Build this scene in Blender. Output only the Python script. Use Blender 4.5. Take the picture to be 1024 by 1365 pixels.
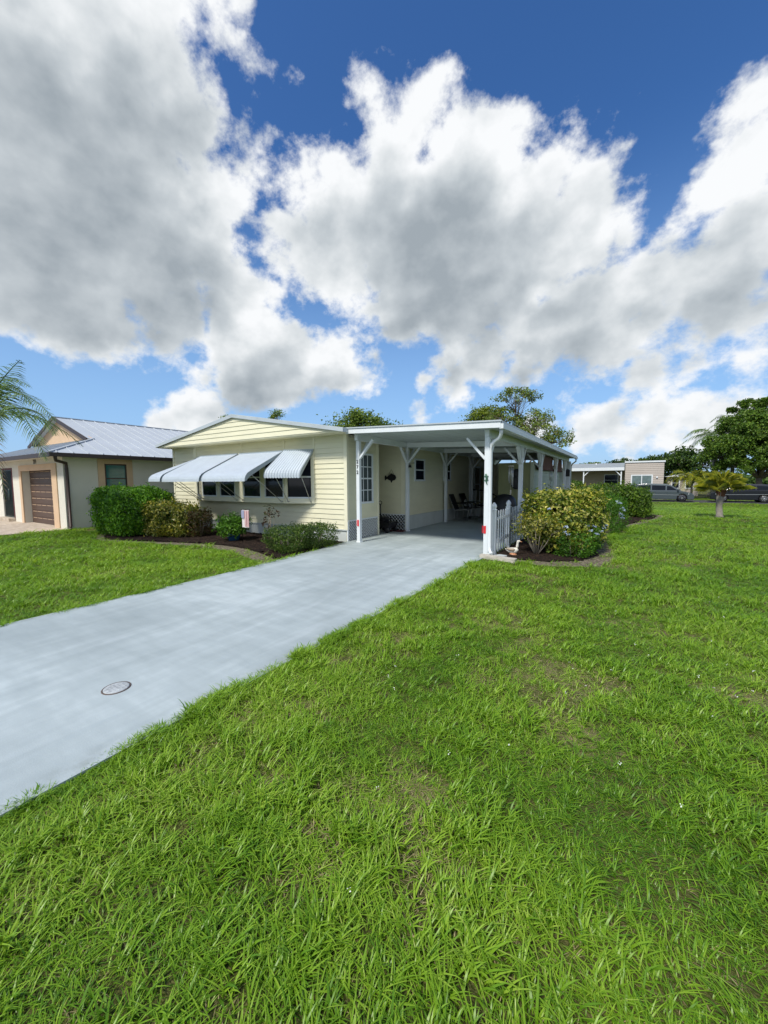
import bpy, bmesh, math, random
import numpy as np
from mathutils import Vector, Matrix, Euler
for o in list(bpy.data.objects): bpy.data.objects.remove(o)
scene = bpy.context.scene
COL = scene.collection
R = math.radians
# ---------------------------------------------------------------- camera
YAW, PITCH, ROLL = R(32.3), R(4.6), R(0.3)
cam_d = bpy.data.cameras.new('camera'); cam = bpy.data.objects.new('camera', cam_d); COL.objects.link(cam)
cam_d.sensor_fit = 'HORIZONTAL'; cam_d.sensor_width = 36; cam_d.lens = 18.0
cam_d.clip_start = 0.05; cam_d.clip_end = 3000
cam.location = (0, 0, 1.5)
_fw = Vector((-math.sin(YAW)*math.cos(PITCH), math.cos(YAW)*math.cos(PITCH), -math.sin(PITCH)))
_q = _fw.to_track_quat('-Z', 'Y').to_matrix()
cam.rotation_euler = (_q @ Matrix.Rotation(-ROLL, 3, 'Z')).to_euler()
scene.camera = cam
scene.render.resolution_x = 768; scene.render.resolution_y = 1024
scene.render.engine = 'CYCLES'
scene.view_settings.view_transform = 'Standard'; scene.view_settings.look = 'None'
scene.view_settings.gamma = 1; scene.view_settings.exposure = 0.33
# ---------------------------------------------------------------- sun
SUN_EL = R(51)
sun_dir = Vector((-0.09, -1.0, 0)).normalized()*math.cos(SUN_EL) + Vector((0, 0, math.sin(SUN_EL)))   # towards the sun
sl = bpy.data.lights.new('sun', 'SUN'); sl.energy = 3.3; sl.angle = R(9.0); sl.color = (1.0, 0.95, 0.86)
sun = bpy.data.objects.new('sun', sl); COL.objects.link(sun)
sun.rotation_euler = sun_dir.to_track_quat('Z', 'Y').to_euler()
# ---------------------------------------------------------------- world: sky texture + clouds
CLOUDS = [(-0.735,0.253,0.63,0.131),(-0.657,0.34,0.673,0.101),(-0.591,0.391,0.706,0.046),(-0.823,0.415,0.388,0.092),(-0.753,0.469,0.462,0.105),(-0.795,0.38,0.472,0.131),(-0.603,0.442,0.664,0.023),(-0.545,0.458,0.702,0.04),(-0.555,0.495,0.669,0.017),(-0.832,0.221,0.509,0.17),(-0.773,0.318,0.549,0.166),(-0.668,0.407,0.623,0.085),(-0.879,0.281,0.385,0.168),(-0.775,0.41,0.481,0.147),(-0.727,0.501,0.469,0.101),(-0.548,0.481,0.684,0.033),(-0.544,0.43,0.72,0.047),(-0.727,0.551,0.41,0.087),(-0.882,0.346,0.32,0.094),(-0.825,0.457,0.331,0.085),(-0.649,0.519,0.557,0.04),(-0.612,0.491,0.621,0.032),(-0.596,0.411,0.69,0.027),(-0.674,0.47,0.57,0.072),(-0.927,0.247,0.283,0.068),(-0.389,0.612,0.688,0.044),(-0.386,0.664,0.641,0.089),(-0.306,0.723,0.62,0.079),(-0.501,0.63,0.594,0.07),(-0.548,0.585,0.598,0.04),(-0.251,0.777,0.578,0.107),(-0.385,0.755,0.53,0.168),(-0.555,0.668,0.496,0.116),(-0.595,0.6,0.534,0.054),(-0.193,0.839,0.509,0.12),(-0.319,0.844,0.43,0.16),(-0.135,0.812,0.567,0.06),(-0.092,0.804,0.588,0.034),(-0.023,0.827,0.562,0.042),(-0.063,0.85,0.523,0.072),(-0.114,0.88,0.462,0.106),(-0.447,0.802,0.397,0.105),(-0.026,0.886,0.464,0.055),(-0.639,0.595,0.487,0.042),(-0.767,0.557,0.319,0.1),(-0.701,0.648,0.3,0.116),(-0.618,0.737,0.274,0.087),(-0.76,0.608,0.231,0.1),(-0.821,0.513,0.252,0.046),(-0.542,0.787,0.295,0.052),(-0.836,0.525,0.158,0.064),(-0.676,0.694,0.247,0.087),(0.137,0.817,0.56,0.041),(0.162,0.858,0.487,0.067),(0.118,0.877,0.465,0.052),(0.082,0.897,0.434,0.051),(0.038,0.924,0.382,0.081),(0.126,0.925,0.358,0.103),(0.187,0.906,0.38,0.093),(-0.061,0.938,0.341,0.112),(-0.176,0.927,0.331,0.107),(-0.287,0.91,0.298,0.083),(-0.373,0.892,0.255,0.067),(-0.209,0.943,0.259,0.065),(-0.088,0.953,0.29,0.074),(0.018,0.95,0.312,0.067),(0.171,0.94,0.295,0.045),(-0.446,0.864,0.232,0.036),(0.023,0.978,0.208,0.049),(0.18,0.961,0.209,0.044),(0.112,0.97,0.215,0.035),(-0.071,0.992,0.109,0.05),(-0.013,0.993,0.113,0.051),(0.034,0.994,0.102,0.037),(0.086,0.993,0.075,0.049),(0.13,0.985,0.116,0.049),(0.187,0.974,0.13,0.054),(-0.129,0.971,0.202,0.016),(-0.036,0.987,0.155,0.045),(0.046,0.99,0.131,0.048),(-0.092,0.993,0.072,0.048),(0.016,0.998,0.064,0.05),(0.11,0.991,0.074,0.045),(0.169,0.972,0.165,0.043),(-0.455,0.873,0.175,0.026),(-0.876,0.466,0.129,0.025),(-0.245,0.965,0.092,0.062)]
GREYS = [(-0.684,0.373,0.627,0.153),(-0.774,0.236,0.587,0.144),(-0.788,0.343,0.511,0.122),(-0.887,0.335,0.317,0.112),(-0.872,0.243,0.425,0.052),(-0.753,0.532,0.386,0.088),(-0.71,0.447,0.544,0.06),(-0.328,0.82,0.469,0.176),(-0.45,0.807,0.383,0.098),(-0.247,0.819,0.517,0.082),(-0.425,0.701,0.572,0.053),(0.062,0.934,0.352,0.099),(0.146,0.924,0.352,0.078),(-0.648,0.717,0.256,0.087),(-0.763,0.609,0.215,0.084),(-0.373,0.892,0.255,0.07),(-0.226,0.945,0.237,0.075),(0.049,0.979,0.197,0.082),(0.141,0.97,0.197,0.062),(-0.146,0.934,0.327,0.075),(-0.869,0.416,0.267,0.084),(0.154,0.89,0.43,0.052),(-0.529,0.662,0.53,0.042)]

class NT:
    """small helper for node trees"""
    def __init__(s, tree): s.t = tree; s.n = tree.nodes; s.l = tree.links
    def node(s, kind, **kw):
        nd = s.n.new(kind)
        for k, v in kw.items(): setattr(nd, k, v)
        return nd
    def put(s, sock, v):
        if isinstance(v, bpy.types.NodeSocket): s.l.new(v, sock)
        else: sock.default_value = v
    def math(s, op, a, b=None, c=None, clamp=False):
        nd = s.n.new('ShaderNodeMath'); nd.operation = op; nd.use_clamp = clamp
        s.put(nd.inputs[0], a)
        if b is not None: s.put(nd.inputs[1], b)
        if c is not None: s.put(nd.inputs[2], c)
        return nd.outputs[0]
    def vmath(s, op, a, b=None, out=0, scale=None):
        nd = s.n.new('ShaderNodeVectorMath'); nd.operation = op
        s.put(nd.inputs[0], a)
        if b is not None: s.put(nd.inputs[1], b)
        if scale is not None: s.put(nd.inputs['Scale'], scale)
        return nd.outputs[out]
    def noise(s, vec, scale, detail=4, rough=0.5, out='Fac', dist=0.0, lac=2.0):
        nd = s.n.new('ShaderNodeTexNoise'); s.put(nd.inputs['Vector'], vec)
        nd.inputs['Scale'].default_value = scale; nd.inputs['Detail'].default_value = detail
        nd.inputs['Roughness'].default_value = rough; nd.inputs['Distortion'].default_value = dist
        nd.inputs['Lacunarity'].default_value = lac
        return nd.outputs[out]
    def ramp(s, fac, stops, interp='LINEAR'):
        nd = s.n.new('ShaderNodeValToRGB'); s.put(nd.inputs[0], fac); cr = nd.color_ramp; cr.interpolation = interp
        while len(cr.elements) < len(stops): cr.elements.new(0.5)
        for e, (p, c) in zip(cr.elements, stops):
            e.position = p; e.color = (c, c, c, 1) if isinstance(c, (int, float)) else (*c, 1)
        return nd.outputs[0]
    def mix(s, fac, a, b, blend='MIX'):
        nd = s.n.new('ShaderNodeMix'); nd.data_type = 'RGBA'; nd.blend_type = blend
        s.put(nd.inputs[0], fac)
        for i, v in ((6, a), (7, b)):
            if isinstance(v, tuple): v = (*v, 1) if len(v) == 3 else v
            s.put(nd.inputs[i], v)
        return nd.outputs[2]
    def maprange(s, v, a, b, c=0.0, d=1.0, smooth=True):
        nd = s.n.new('ShaderNodeMapRange'); nd.interpolation_type = 'SMOOTHSTEP' if smooth else 'LINEAR'
        s.put(nd.inputs[0], v)
        for i, x in zip((1, 2, 3, 4), (a, b, c, d)): nd.inputs[i].default_value = x
        return nd.outputs[0]

world = bpy.data.worlds.new('World'); scene.world = world; world.use_nodes = True
w = NT(world.node_tree); w.n.clear()
w_out = w.node('ShaderNodeOutputWorld'); w_bg = w.node('ShaderNodeBackground')
w_bg.inputs['Strength'].default_value = 0.10
w.l.new(w_bg.outputs[0], w_out.inputs[0])
sky = w.node('ShaderNodeTexSky', sky_type='NISHITA', sun_disc=False)
sky.sun_elevation = SUN_EL; sky.sun_rotation = math.atan2(sun_dir.x, sun_dir.y)
sky.air_density = 1.0; sky.dust_density = 1.0; sky.ozone_density = 2.5; sky.altitude = 0
hs = w.node('ShaderNodeHueSaturation'); hs.inputs['Saturation'].default_value = 1.25; hs.inputs['Hue'].default_value = 0.5
w.l.new(sky.outputs[0], hs.inputs['Color'])
P = w.node('ShaderNodeTexCoord').outputs['Generated']
# ragged outline: the direction is displaced by two scales of noise before the cloud masses are measured
def warp(vec, scale, amp, detail):
    c = w.noise(vec, scale, detail, 0.55, 'Color')
    return w.vmath('SCALE', w.vmath('SUBTRACT', c, (0.5, 0.5, 0.5)), scale=amp)
Pw = w.vmath('ADD', P, w.vmath('ADD', warp(P, 5.0, 0.12, 2), warp(P, 16.0, 0.06, 5)))
def masses(vec, L, soft):
    cur = None
    for (x, y, z, r) in L:
        d = w.vmath('DISTANCE', vec, (x, y, z), out=1)
        v = w.math('MULTIPLY_ADD', d, -1.0, r)         # r - d
        cur = v if cur is None else w.math('SMOOTH_MAX', cur, v, soft)
    return cur
M = masses(Pw, CLOUDS, 0.03)
zz = w.node('ShaderNodeSeparateXYZ'); w.l.new(P, zz.inputs[0])
# the rest of the sky (behind the camera) has scattered clouds as well
front = w.vmath('DOT_PRODUCT', P, (_fw.x, _fw.y, 0.35), out=1)
rest = w.math('MULTIPLY', w.math('SUBTRACT', w.noise(P, 2.2, 5, 0.55), 0.50), 0.9)
rest = w.math('SUBTRACT', rest, w.maprange(front, 0.05, 0.45, 0.0, 0.6))
M = w.math('MAXIMUM', M, rest)
# billows
Psq = w.vmath('MULTIPLY', P, (1.0, 1.0, 1.25))
fb = w.noise(Psq, 9.0, 8, 0.60)
fine = w.noise(Psq, 30.0, 6, 0.62)
dens = w.math('ADD', M, w.math('MULTIPLY', w.math('SUBTRACT', fb, 0.5), 0.20))
dens = w.math('ADD', dens, w.math('MULTIPLY', w.math('SUBTRACT', fine, 0.5), 0.048))
alpha = w.maprange(dens, -0.010, 0.036)
thin = w.math('POWER', alpha, 0.85)
# relief: noise here against noise a little towards the light (up and left)
Lv = (-0.020, -0.012, 0.030)
fbs = w.noise(Psq, 6.0, 5, 0.48)
fb2 = w.noise(w.vmath('ADD', Psq, Lv), 6.0, 5, 0.48)
relief = w.math('MULTIPLY', w.math('SUBTRACT', fbs, fb2), 1.9)
soft2 = w.noise(w.vmath('ADD', Psq, (3.1, 1.7, 0.4)), 3.5, 3, 0.5)
G = masses(w.vmath('ADD', P, warp(P, 6.0, 0.09, 2)), GREYS, 0.06)
g = w.maprange(G, -0.10, 0.12)
thick = w.maprange(dens, 0.02, 0.17)
# light falls from the upper left: what lies behind more cloud in that direction is shaded
M2 = masses(w.vmath('ADD', Pw, (0.035, 0.0, 0.075)), CLOUDS, 0.05)
base = w.math('MULTIPLY', w.maprange(M2, -0.03, 0.085), w.math('MULTIPLY_ADD', g, 0.60, 0.40))
shade = w.math('MULTIPLY', base, w.maprange(M, -0.015, 0.055))
shade = w.math('ADD', w.math('MULTIPLY', shade, 0.86), w.math('MULTIPLY', thick, 0.10))
shade = w.math('ADD', shade, w.math('MULTIPLY', w.math('SUBTRACT', soft2, 0.42), 0.40))
shade = w.math('SUBTRACT', shade, relief, clamp=True)
ccol = w.ramp(shade, [(0.0, (7.6, 7.75, 7.9)), (0.25, (6.1, 6.4, 6.6)), (0.55, (4.5, 4.9, 5.2)), (1.0, (2.85, 3.25, 3.6))])
skyc = w.mix(1.0, hs.outputs[0], (0.95, 1.02, 1.20), 'MULTIPLY')
skyc = w.mix(w.maprange(zz.outputs[2], 0.62, 0.02, 0.0, 0.75), skyc, (2.9, 4.9, 7.6))      # milky humid air low down
col = w.mix(thin, skyc, ccol)
w.put(w_bg.inputs['Color'], col)
world.cycles.sampling_method = 'MANUAL'; world.cycles.sample_map_resolution = 512

# ================================================================ helpers
rng = np.random.default_rng(7)
random.seed(5)
def tag(o, label=None, cat=None, group=None, kind=None):
    if label: o['label'] = label
    if cat: o['category'] = cat
    if group: o['group'] = group
    if kind: o['kind'] = kind
    return o
def thing(name, label, cat, loc=(0, 0, 0), group=None, rz=0.0):
    o = bpy.data.objects.new(name, None); COL.objects.link(o)
    o.location = loc; o.rotation_euler = (0, 0, rz); o.empty_display_size = 0.2
    return tag(o, label, cat, group)
def root_of(o):
    while o.parent: o = o.parent
    return o
class MB:
    """collects shapes (world coordinates, or thing-local when local=True) and links them as ONE mesh"""
    def __init__(s): s.v = []; s.f = []; s.sm = []
    def add(s, vs, fs, smooth=False):
        b = len(s.v); s.v += [tuple(v) for v in vs]; s.f += [tuple(i+b for i in f) for f in fs]; s.sm += [smooth]*len(fs); return s
    def box(s, x0, x1, y0, y1, z0, z1):
        return s.add([(x0,y0,z0),(x1,y0,z0),(x1,y1,z0),(x0,y1,z0),(x0,y0,z1),(x1,y0,z1),(x1,y1,z1),(x0,y1,z1)],
                     [(0,3,2,1),(4,5,6,7),(0,1,5,4),(1,2,6,5),(2,3,7,6),(3,0,4,7)])
    def bar(s, p0, p1, w, h=None, up=(0, 0, 1)):
        h = h or w; p0 = Vector(p0); p1 = Vector(p1); d = (p1-p0).normalized(); up = Vector(up)
        if abs(d.dot(up)) > .98: up = Vector((0, 1, 0))
        a = d.cross(up).normalized()*w/2; b = a.cross(d).normalized()*h/2
        vs = [p+sa*a+sb*b for p in (p0, p1) for sa, sb in ((-1,-1),(1,-1),(1,1),(-1,1))]
        return s.add(vs, [(0,1,2,3),(7,6,5,4),(0,4,5,1),(1,5,6,2),(2,6,7,3),(3,7,4,0)])
    def tube(s, pts, r, n=8, cap=True):
        pts = [Vector(p) for p in pts]; rs = r if isinstance(r, (list, tuple)) else [r]*len(pts)
        rings = []; ref = Vector((0.13, 0.21, 0.97))
        for i, p in enumerate(pts):
            d = (pts[min(i+1, len(pts)-1)]-pts[max(i-1, 0)]).normalized()
            if abs(d.dot(ref)) > .97: ref = Vector((0.9, 0.3, 0.1))
            a = d.cross(ref).normalized(); b = d.cross(a)
            rings.append([p+(a*math.cos(t)+b*math.sin(t))*rs[i] for t in [2*math.pi*k/n for k in range(n)]])
        vs = [v for rg in rings for v in rg]; fs = []
        for i in range(len(pts)-1):
            for k in range(n): fs.append((i*n+k, i*n+(k+1)%n, (i+1)*n+(k+1)%n, (i+1)*n+k))
        if cap: fs += [tuple(range(n))[::-1], tuple((len(pts)-1)*n+k for k in range(n))]
        return s.add(vs, fs, True)
    def lathe(s, c, prof, n=20, axis='z', sq=1.0):
        c = Vector(c); vs = []; fs = []
        for (r, h) in prof:
            for k in range(n):
                t = 2*math.pi*k/n; a, b = r*math.cos(t), r*math.sin(t)*sq
                vs.append(c+Vector({'z': (a, b, h), 'y': (a, h, b), 'x': (h, a, b)}[axis]))
        for i in range(len(prof)-1):
            for k in range(n): fs.append((i*n+k, i*n+(k+1)%n, (i+1)*n+(k+1)%n, (i+1)*n+k))
        fs += [tuple(range(n))[::-1], tuple((len(prof)-1)*n+k for k in range(n))]
        return s.add(vs, fs, True)
    def prism(s, poly, vec):
        n = len(poly); vec = Vector(vec); vs = [Vector(p) for p in poly]; vs += [v+vec for v in vs]
        return s.add(vs, [tuple(range(n)), tuple(range(2*n-1, n-1, -1))]+[(i, i+n, (i+1) % n+n, (i+1) % n) for i in range(n)])
    def sheet(s, poly, z=0.0): return s.add([(x, y, z) for x, y in poly], [tuple(range(len(poly)))])
    def build(s, name, m, parent=None, bevel=0.0, local=False, origin=None, seg=2):
        me = bpy.data.meshes.new(name)
        off = Vector((0, 0, 0))
        if parent is not None and not local:
            rt = root_of(parent); off = Vector(rt.location)
        if origin is not None: off = Vector(origin)
        me.from_pydata([tuple(Vector(v)-off) for v in s.v], [], s.f); me.validate()
        o = bpy.data.objects.new(name, me); COL.objects.link(o)
        if origin is not None and parent is None: o.location = origin
        if parent is not None: o.parent = parent
        me.materials.append(m)
        bm = bmesh.new(); bm.from_mesh(me); bmesh.ops.recalc_face_normals(bm, faces=bm.faces[:]); bm.to_mesh(me); bm.free()
        if len(me.polygons) == len(s.sm): me.polygons.foreach_set('use_smooth', s.sm)
        if bevel:
            b = o.modifiers.new('bevel', 'BEVEL'); b.width = bevel; b.segments = seg; b.limit_method = 'ANGLE'; b.angle_limit = R(40)
        return o
def fast_mesh(name, V, F, m, parent=None, smooth=False, loc=(0, 0, 0), mats=None, midx=None):
    """numpy arrays of vertices and equal-sided faces as one mesh object"""
    me = bpy.data.meshes.new(name); V = np.asarray(V, np.float32); F = np.asarray(F, np.int32); k = F.shape[1]
    me.vertices.add(len(V)); me.vertices.foreach_set('co', V.ravel())
    me.loops.add(F.size); me.loops.foreach_set('vertex_index', F.ravel())
    me.polygons.add(len(F)); me.polygons.foreach_set('loop_start', np.arange(0, F.size, k, dtype=np.int32))
    try: me.polygons.foreach_set('loop_total', np.full(len(F), k, np.int32))
    except Exception: pass
    if midx is not None: me.polygons.foreach_set('material_index', np.asarray(midx, np.int32))
    me.update(calc_edges=True)
    me.polygons.foreach_set('use_smooth', np.full(len(F), smooth))
    for mm in (mats or [m]): me.materials.append(mm)
    o = bpy.data.objects.new(name, me); COL.objects.link(o); o.location = loc
    if parent is not None: o.parent = parent
    return o
def copy_tree(o, parent=None):
    c = o.copy(); COL.objects.link(c); c.parent = parent
    for ch in o.children: copy_tree(ch, c)
    return c
# ---------------------------------------------------------------- materials
def mat(name, color, rough=0.6, var=0.12, vscale=3.0, bump=0.0, bscale=60.0, metal=0.0, spec=0.4, dirt=0.0, stretch=None, trans=0.0, coat=0.0):
    m = bpy.data.materials.new(name); m.use_nodes = True; t = NT(m.node_tree); b = m.node_tree.nodes['Principled BSDF']
    co = t.node('ShaderNodeTexCoord').outputs['Object']
    if stretch: co = t.vmath('MULTIPLY', co, stretch)
    n = t.noise(co, vscale, 5, 0.6)
    lo = tuple(c*(1-var) for c in color); hi = tuple(min(1, c*(1+var)) for c in color)
    c = t.mix(t.maprange(n, 0.3, 0.7, smooth=False), lo, hi)
    if dirt:
        d = t.maprange(t.noise(co, vscale*2.7, 7, 0.7), 0.52, 0.75)
        c = t.mix(t.math('MULTIPLY', d, dirt), c, tuple(x*0.45 for x in color))
    t.put(b.inputs['Base Color'], c)
    b.inputs['Roughness'].default_value = rough; b.inputs['Metallic'].default_value = metal
    b.inputs['Specular IOR Level'].default_value = spec
    if coat: b.inputs['Coat Weight'].default_value = coat; b.inputs['Coat Roughness'].default_value = 0.05
    if bump:
        bn = t.node('ShaderNodeBump'); bn.inputs['Strength'].default_value = bump; bn.inputs['Distance'].default_value = 0.01
        t.put(bn.inputs['Height'], t.noise(co, bscale, 4, 0.6)); t.put(b.inputs['Normal'], bn.outputs[0])
    return m
M_ = {}
M_['siding'] = mat('yellow_vinyl_siding', (0.70, 0.675, 0.495), 0.5, 0.05, 1.2, 0.05, 90, dirt=0.10, stretch=(1, 1, 4))
M_['trimcream'] = mat('cream_trim', (0.74, 0.715, 0.54), 0.5, 0.04, 2)
M_['white'] = mat('white_paint', (0.66, 0.70, 0.72), 0.45, 0.05, 3, 0.05, 40, dirt=0.08)
M_['skirt'] = mat('pale_grey_skirting', (0.50, 0.54, 0.53), 0.6, 0.08, 2, dirt=0.15)
M_['roofgrey'] = mat('grey_metal_trim', (0.42, 0.47, 0.50), 0.4, 0.08, 2, metal=0.0, dirt=0.1)
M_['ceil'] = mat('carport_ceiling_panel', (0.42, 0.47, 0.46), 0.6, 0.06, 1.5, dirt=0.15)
M_['shingle'] = mat('grey_roof_membrane', (0.30, 0.32, 0.33), 0.8, 0.15, 2, 0.3, 40)
M_['glass'] = mat('dark_window_glass', (0.008, 0.011, 0.022), 0.06, 0.1, 2, spec=0.35)
M_['curtain'] = mat('curtained_glass', (0.06, 0.075, 0.08), 0.12, 0.3, 2.5, spec=0.5, stretch=(12, 12, .3))
M_['awning'] = mat('white_aluminium_awning', (0.50, 0.56, 0.62), 0.4, 0.05, 3, dirt=0.06)
M_['awnedge'] = mat('grey_awning_edge', (0.27, 0.32, 0.35), 0.4, 0.05, 3)
M_['alu'] = mat('aluminium_rod', (0.45, 0.46, 0.45), 0.35, 0.05, 3, metal=0.6)
M_['black'] = mat('black_paint', (0.012, 0.012, 0.014), 0.45, 0.2, 5)
M_['red'] = mat('red_reflector', (0.62, 0.02, 0.03), 0.25, 0.05, 5)
M_['maroon'] = mat('dark_red', (0.10, 0.012, 0.015), 0.6, 0.2, 8)
M_['green'] = mat('green_ornament', (0.05, 0.13, 0.08), 0.4, 0.2, 20)
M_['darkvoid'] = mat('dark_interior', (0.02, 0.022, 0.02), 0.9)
M_['bamboo'] = mat('brown_roll_shade', (0.105, 0.042, 0.026), 0.8, 0.25, 3, stretch=(1, 1, 14))
M_['olive'] = mat('shed_panel_paint', (0.22, 0.23, 0.11), 0.6, 0.08, 2)
M_['shedside'] = mat('shed_siding_paint', (0.36, 0.40, 0.31), 0.55, 0.08, 2)
M_['wood'] = mat('weathered_board', (0.45, 0.42, 0.36), 0.85, 0.25, 5, 0.4, 30, stretch=(.5, 6, 6), dirt=.4)
def mat_drive():
    m = bpy.data.materials.new('painted_concrete'); m.use_nodes = True; t = NT(m.node_tree); b = m.node_tree.nodes['Principled BSDF']
    co = t.node('ShaderNodeTexCoord').outputs['Object']
    big = t.noise(co, 0.55, 5, 0.55); br = t.noise(t.vmath('MULTIPLY', co, (5.0, 0.55, 1)), 1.6, 6, 0.62)
    br2 = t.noise(t.vmath('MULTIPLY', co, (0.8, 3.0, 1)), 2.2, 5, 0.6)
    v = t.math('ADD', t.math('MULTIPLY', big, 0.54), t.math('ADD', t.math('MULTIPLY', br, 0.24), t.math('MULTIPLY', br2, 0.22)))
    c = t.ramp(v, [(0.36, (0.275, 0.325, 0.335)), (0.46, (0.33, 0.385, 0.395)), (0.54, (0.385, 0.445, 0.455)), (0.62, (0.47, 0.535, 0.545))])
    # a broad worn band and thin tyre / roller marks
    sp = t.node('ShaderNodeSeparateXYZ'); t.l.new(co, sp.inputs[0])
    wv = t.noise(t.vmath('MULTIPLY', co, (34, 0.7, 1)), 1.0, 3, 0.6)
    c = t.mix(t.math('MULTIPLY', t.maprange(wv, 0.60, 0.72), 0.16), c, (0.33, 0.41, 0.46))
    pale = t.maprange(t.noise(t.vmath('MULTIPLY', co, (2.4, .45, 1)), 1.1, 4, .6), 0.56, 0.70)
    c = t.mix(t.math('MULTIPLY', pale, 0.26), c, (0.52, 0.58, 0.60))
    spk = t.maprange(t.noise(co, 55, 3, .7), 0.68, 0.76)
    c = t.mix(t.math('MULTIPLY', spk, 0.22), c, (0.20, 0.24, 0.26))
    # grime along the lawn edges (position on the slab itself)
    edge = t.math('MAXIMUM', t.maprange(sp.outputs[0], -2.50, -2.29), t.maprange(sp.outputs[0], -5.30, -5.50))
    gr = t.math('MULTIPLY', edge, t.maprange(t.noise(co, 9, 5, .7), 0.40, 0.66))
    c = t.mix(t.math('MULTIPLY', gr, 0.5), c, (0.17, 0.19, 0.16))
    t.put(b.inputs['Base Color'], c)
    t.put(b.inputs['Roughness'], t.maprange(br, 0.3, 0.7, 0.50, 0.68)); b.inputs['Specular IOR Level'].default_value = 0.35
    bn = t.node('ShaderNodeBump'); bn.inputs['Strength'].default_value = 0.25; bn.inputs['Distance'].default_value = 0.004
    t.put(bn.inputs['Height'], t.math('ADD', t.noise(co, 120, 3, .6), t.math('MULTIPLY', t.noise(co, 14, 3, .6), 1.0))); t.put(b.inputs['Normal'], bn.outputs[0])
    return m
def lawn_color(t, co):
    """the lawn's own colours: green sward with drier, straw-coloured patches"""
    n1 = t.noise(co, 0.35, 4, 0.55); n2 = t.noise(co, 1.7, 5, 0.6); n3 = t.noise(co, 11, 4, 0.65)
    v = t.math('ADD', t.math('MULTIPLY', n1, 0.4), t.math('ADD', t.math('MULTIPLY', n2, 0.35), t.math('MULTIPLY', n3, 0.25)))
    return v, n1, n2, n3
def dry_mask(t, co):
    sp = t.node('ShaderNodeSeparateXYZ'); t.l.new(co, sp.inputs[0])
    n = t.noise(co, 0.8, 5, 0.6)
    cur = None
    for (x, y, r) in DRY:
        d = t.vmath('DISTANCE', co, (x, y, 0), out=1)
        q = t.math('SUBTRACT', 1.0, t.math('DIVIDE', d, r)); cur = q if cur is None else t.math('MAXIMUM', cur, q)
    return t.maprange(t.math('ADD', t.math('MULTIPLY', t.math('MAXIMUM', cur, -0.25), 0.9), t.math('MULTIPLY', t.math('SUBTRACT', n, 0.5), 2.2)), 0.05, 0.75)
DRY = [(-1.2, 3.9, .55), (-0.75, 3.6, .45), (-0.55, 3.0, .5), (-0.25, 3.2, .35), (-0.65, 5.5, .45), (-1.8, 3.05, .22), (-0.85, 1.55, .28), (-0.15, 2.4, .35),
       (0.1, 4.6, .5), (-.2, 7.6, .6), (0.8, 3.4, .5), (-1.3, 6.1, .5), (1.2, 2.2, .4), (2.2, 6.5, .8), (0.9, 8.5, .7)]
def mat_lawn():
    m = bpy.data.materials.new('lawn_soil'); m.use_nodes = True; t = NT(m.node_tree); b = m.node_tree.nodes['Principled BSDF']
    co = t.node('ShaderNodeTexCoord').outputs['Object']
    v, n1, n2, n3 = lawn_color(t, co)
    c = t.ramp(v, [(0.38, (0.050, 0.085, 0.012)), (0.50, (0.085, 0.130, 0.018)), (0.60, (0.14, 0.17, 0.035))])
    fib = t.maprange(t.noise(t.vmath('MULTIPLY', co, (1, 1.7, 1)), 95, 5, .75), .38, .64)       # thatch: dead fibres over dark soil
    c = t.mix(t.math('MULTIPLY', fib, .55), t.mix(1.0, c, (.55, .5, .5), 'MULTIPLY'), (0.21, 0.185, 0.085))
    dm = dry_mask(t, co)
    dm = t.math('MULTIPLY', dm, t.maprange(t.noise(co, 9.0, 6, .7), .40, .62))
    c = t.mix(t.math('MULTIPLY', dm, 0.6), c, (0.25, 0.22, 0.11))
    t.put(b.inputs['Base Color'], c); b.inputs['Roughness'].default_value = 0.95; b.inputs['Specular IOR Level'].default_value = 0.1
    bn = t.node('ShaderNodeBump'); bn.inputs['Strength'].default_value = 0.8; bn.inputs['Distance'].default_value = 0.03
    t.put(bn.inputs['Height'], t.noise(co, 40, 5, .7)); t.put(b.inputs['Normal'], bn.outputs[0])
    return m
def mat_mulch(name, a, bb, scale):
    m = bpy.data.materials.new(name); m.use_nodes = True; t = NT(m.node_tree); b = m.node_tree.nodes['Principled BSDF']
    co = t.node('ShaderNodeTexCoord').outputs['Object']
    n = t.noise(co, scale, 7, 0.75)
    t.put(b.inputs['Base Color'], t.mix(t.maprange(n, .38, .68), a, bb)); b.inputs['Roughness'].default_value = 0.95
    b.inputs['Specular IOR Level'].default_value = 0.15
    bn = t.node('ShaderNodeBump'); bn.inputs['Strength'].default_value = 1; bn.inputs['Distance'].default_value = 0.03
    t.put(bn.inputs['Height'], t.noise(co, scale*1.5, 5, .75)); t.put(b.inputs['Normal'], bn.outputs[0])
    return m
M_['drive'] = mat_drive(); M_['lawn'] = mat_lawn()
M_['mulch'] = mat_mulch('dark_mulch', (0.010, 0.007, 0.006), (0.050, 0.032, 0.022), 22)
M_['bedsand'] = mat_mulch('sandy_bed_edge', (0.10, 0.085, 0.055), (0.30, 0.26, 0.19), 16)
M_['paver'] = mat_mulch('tan_pavers', (0.42, 0.35, 0.27), (0.60, 0.52, 0.43), 5)
M_['road'] = mat_mulch('asphalt', (0.055, 0.055, 0.058), (0.10, 0.10, 0.10), 30)
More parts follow.
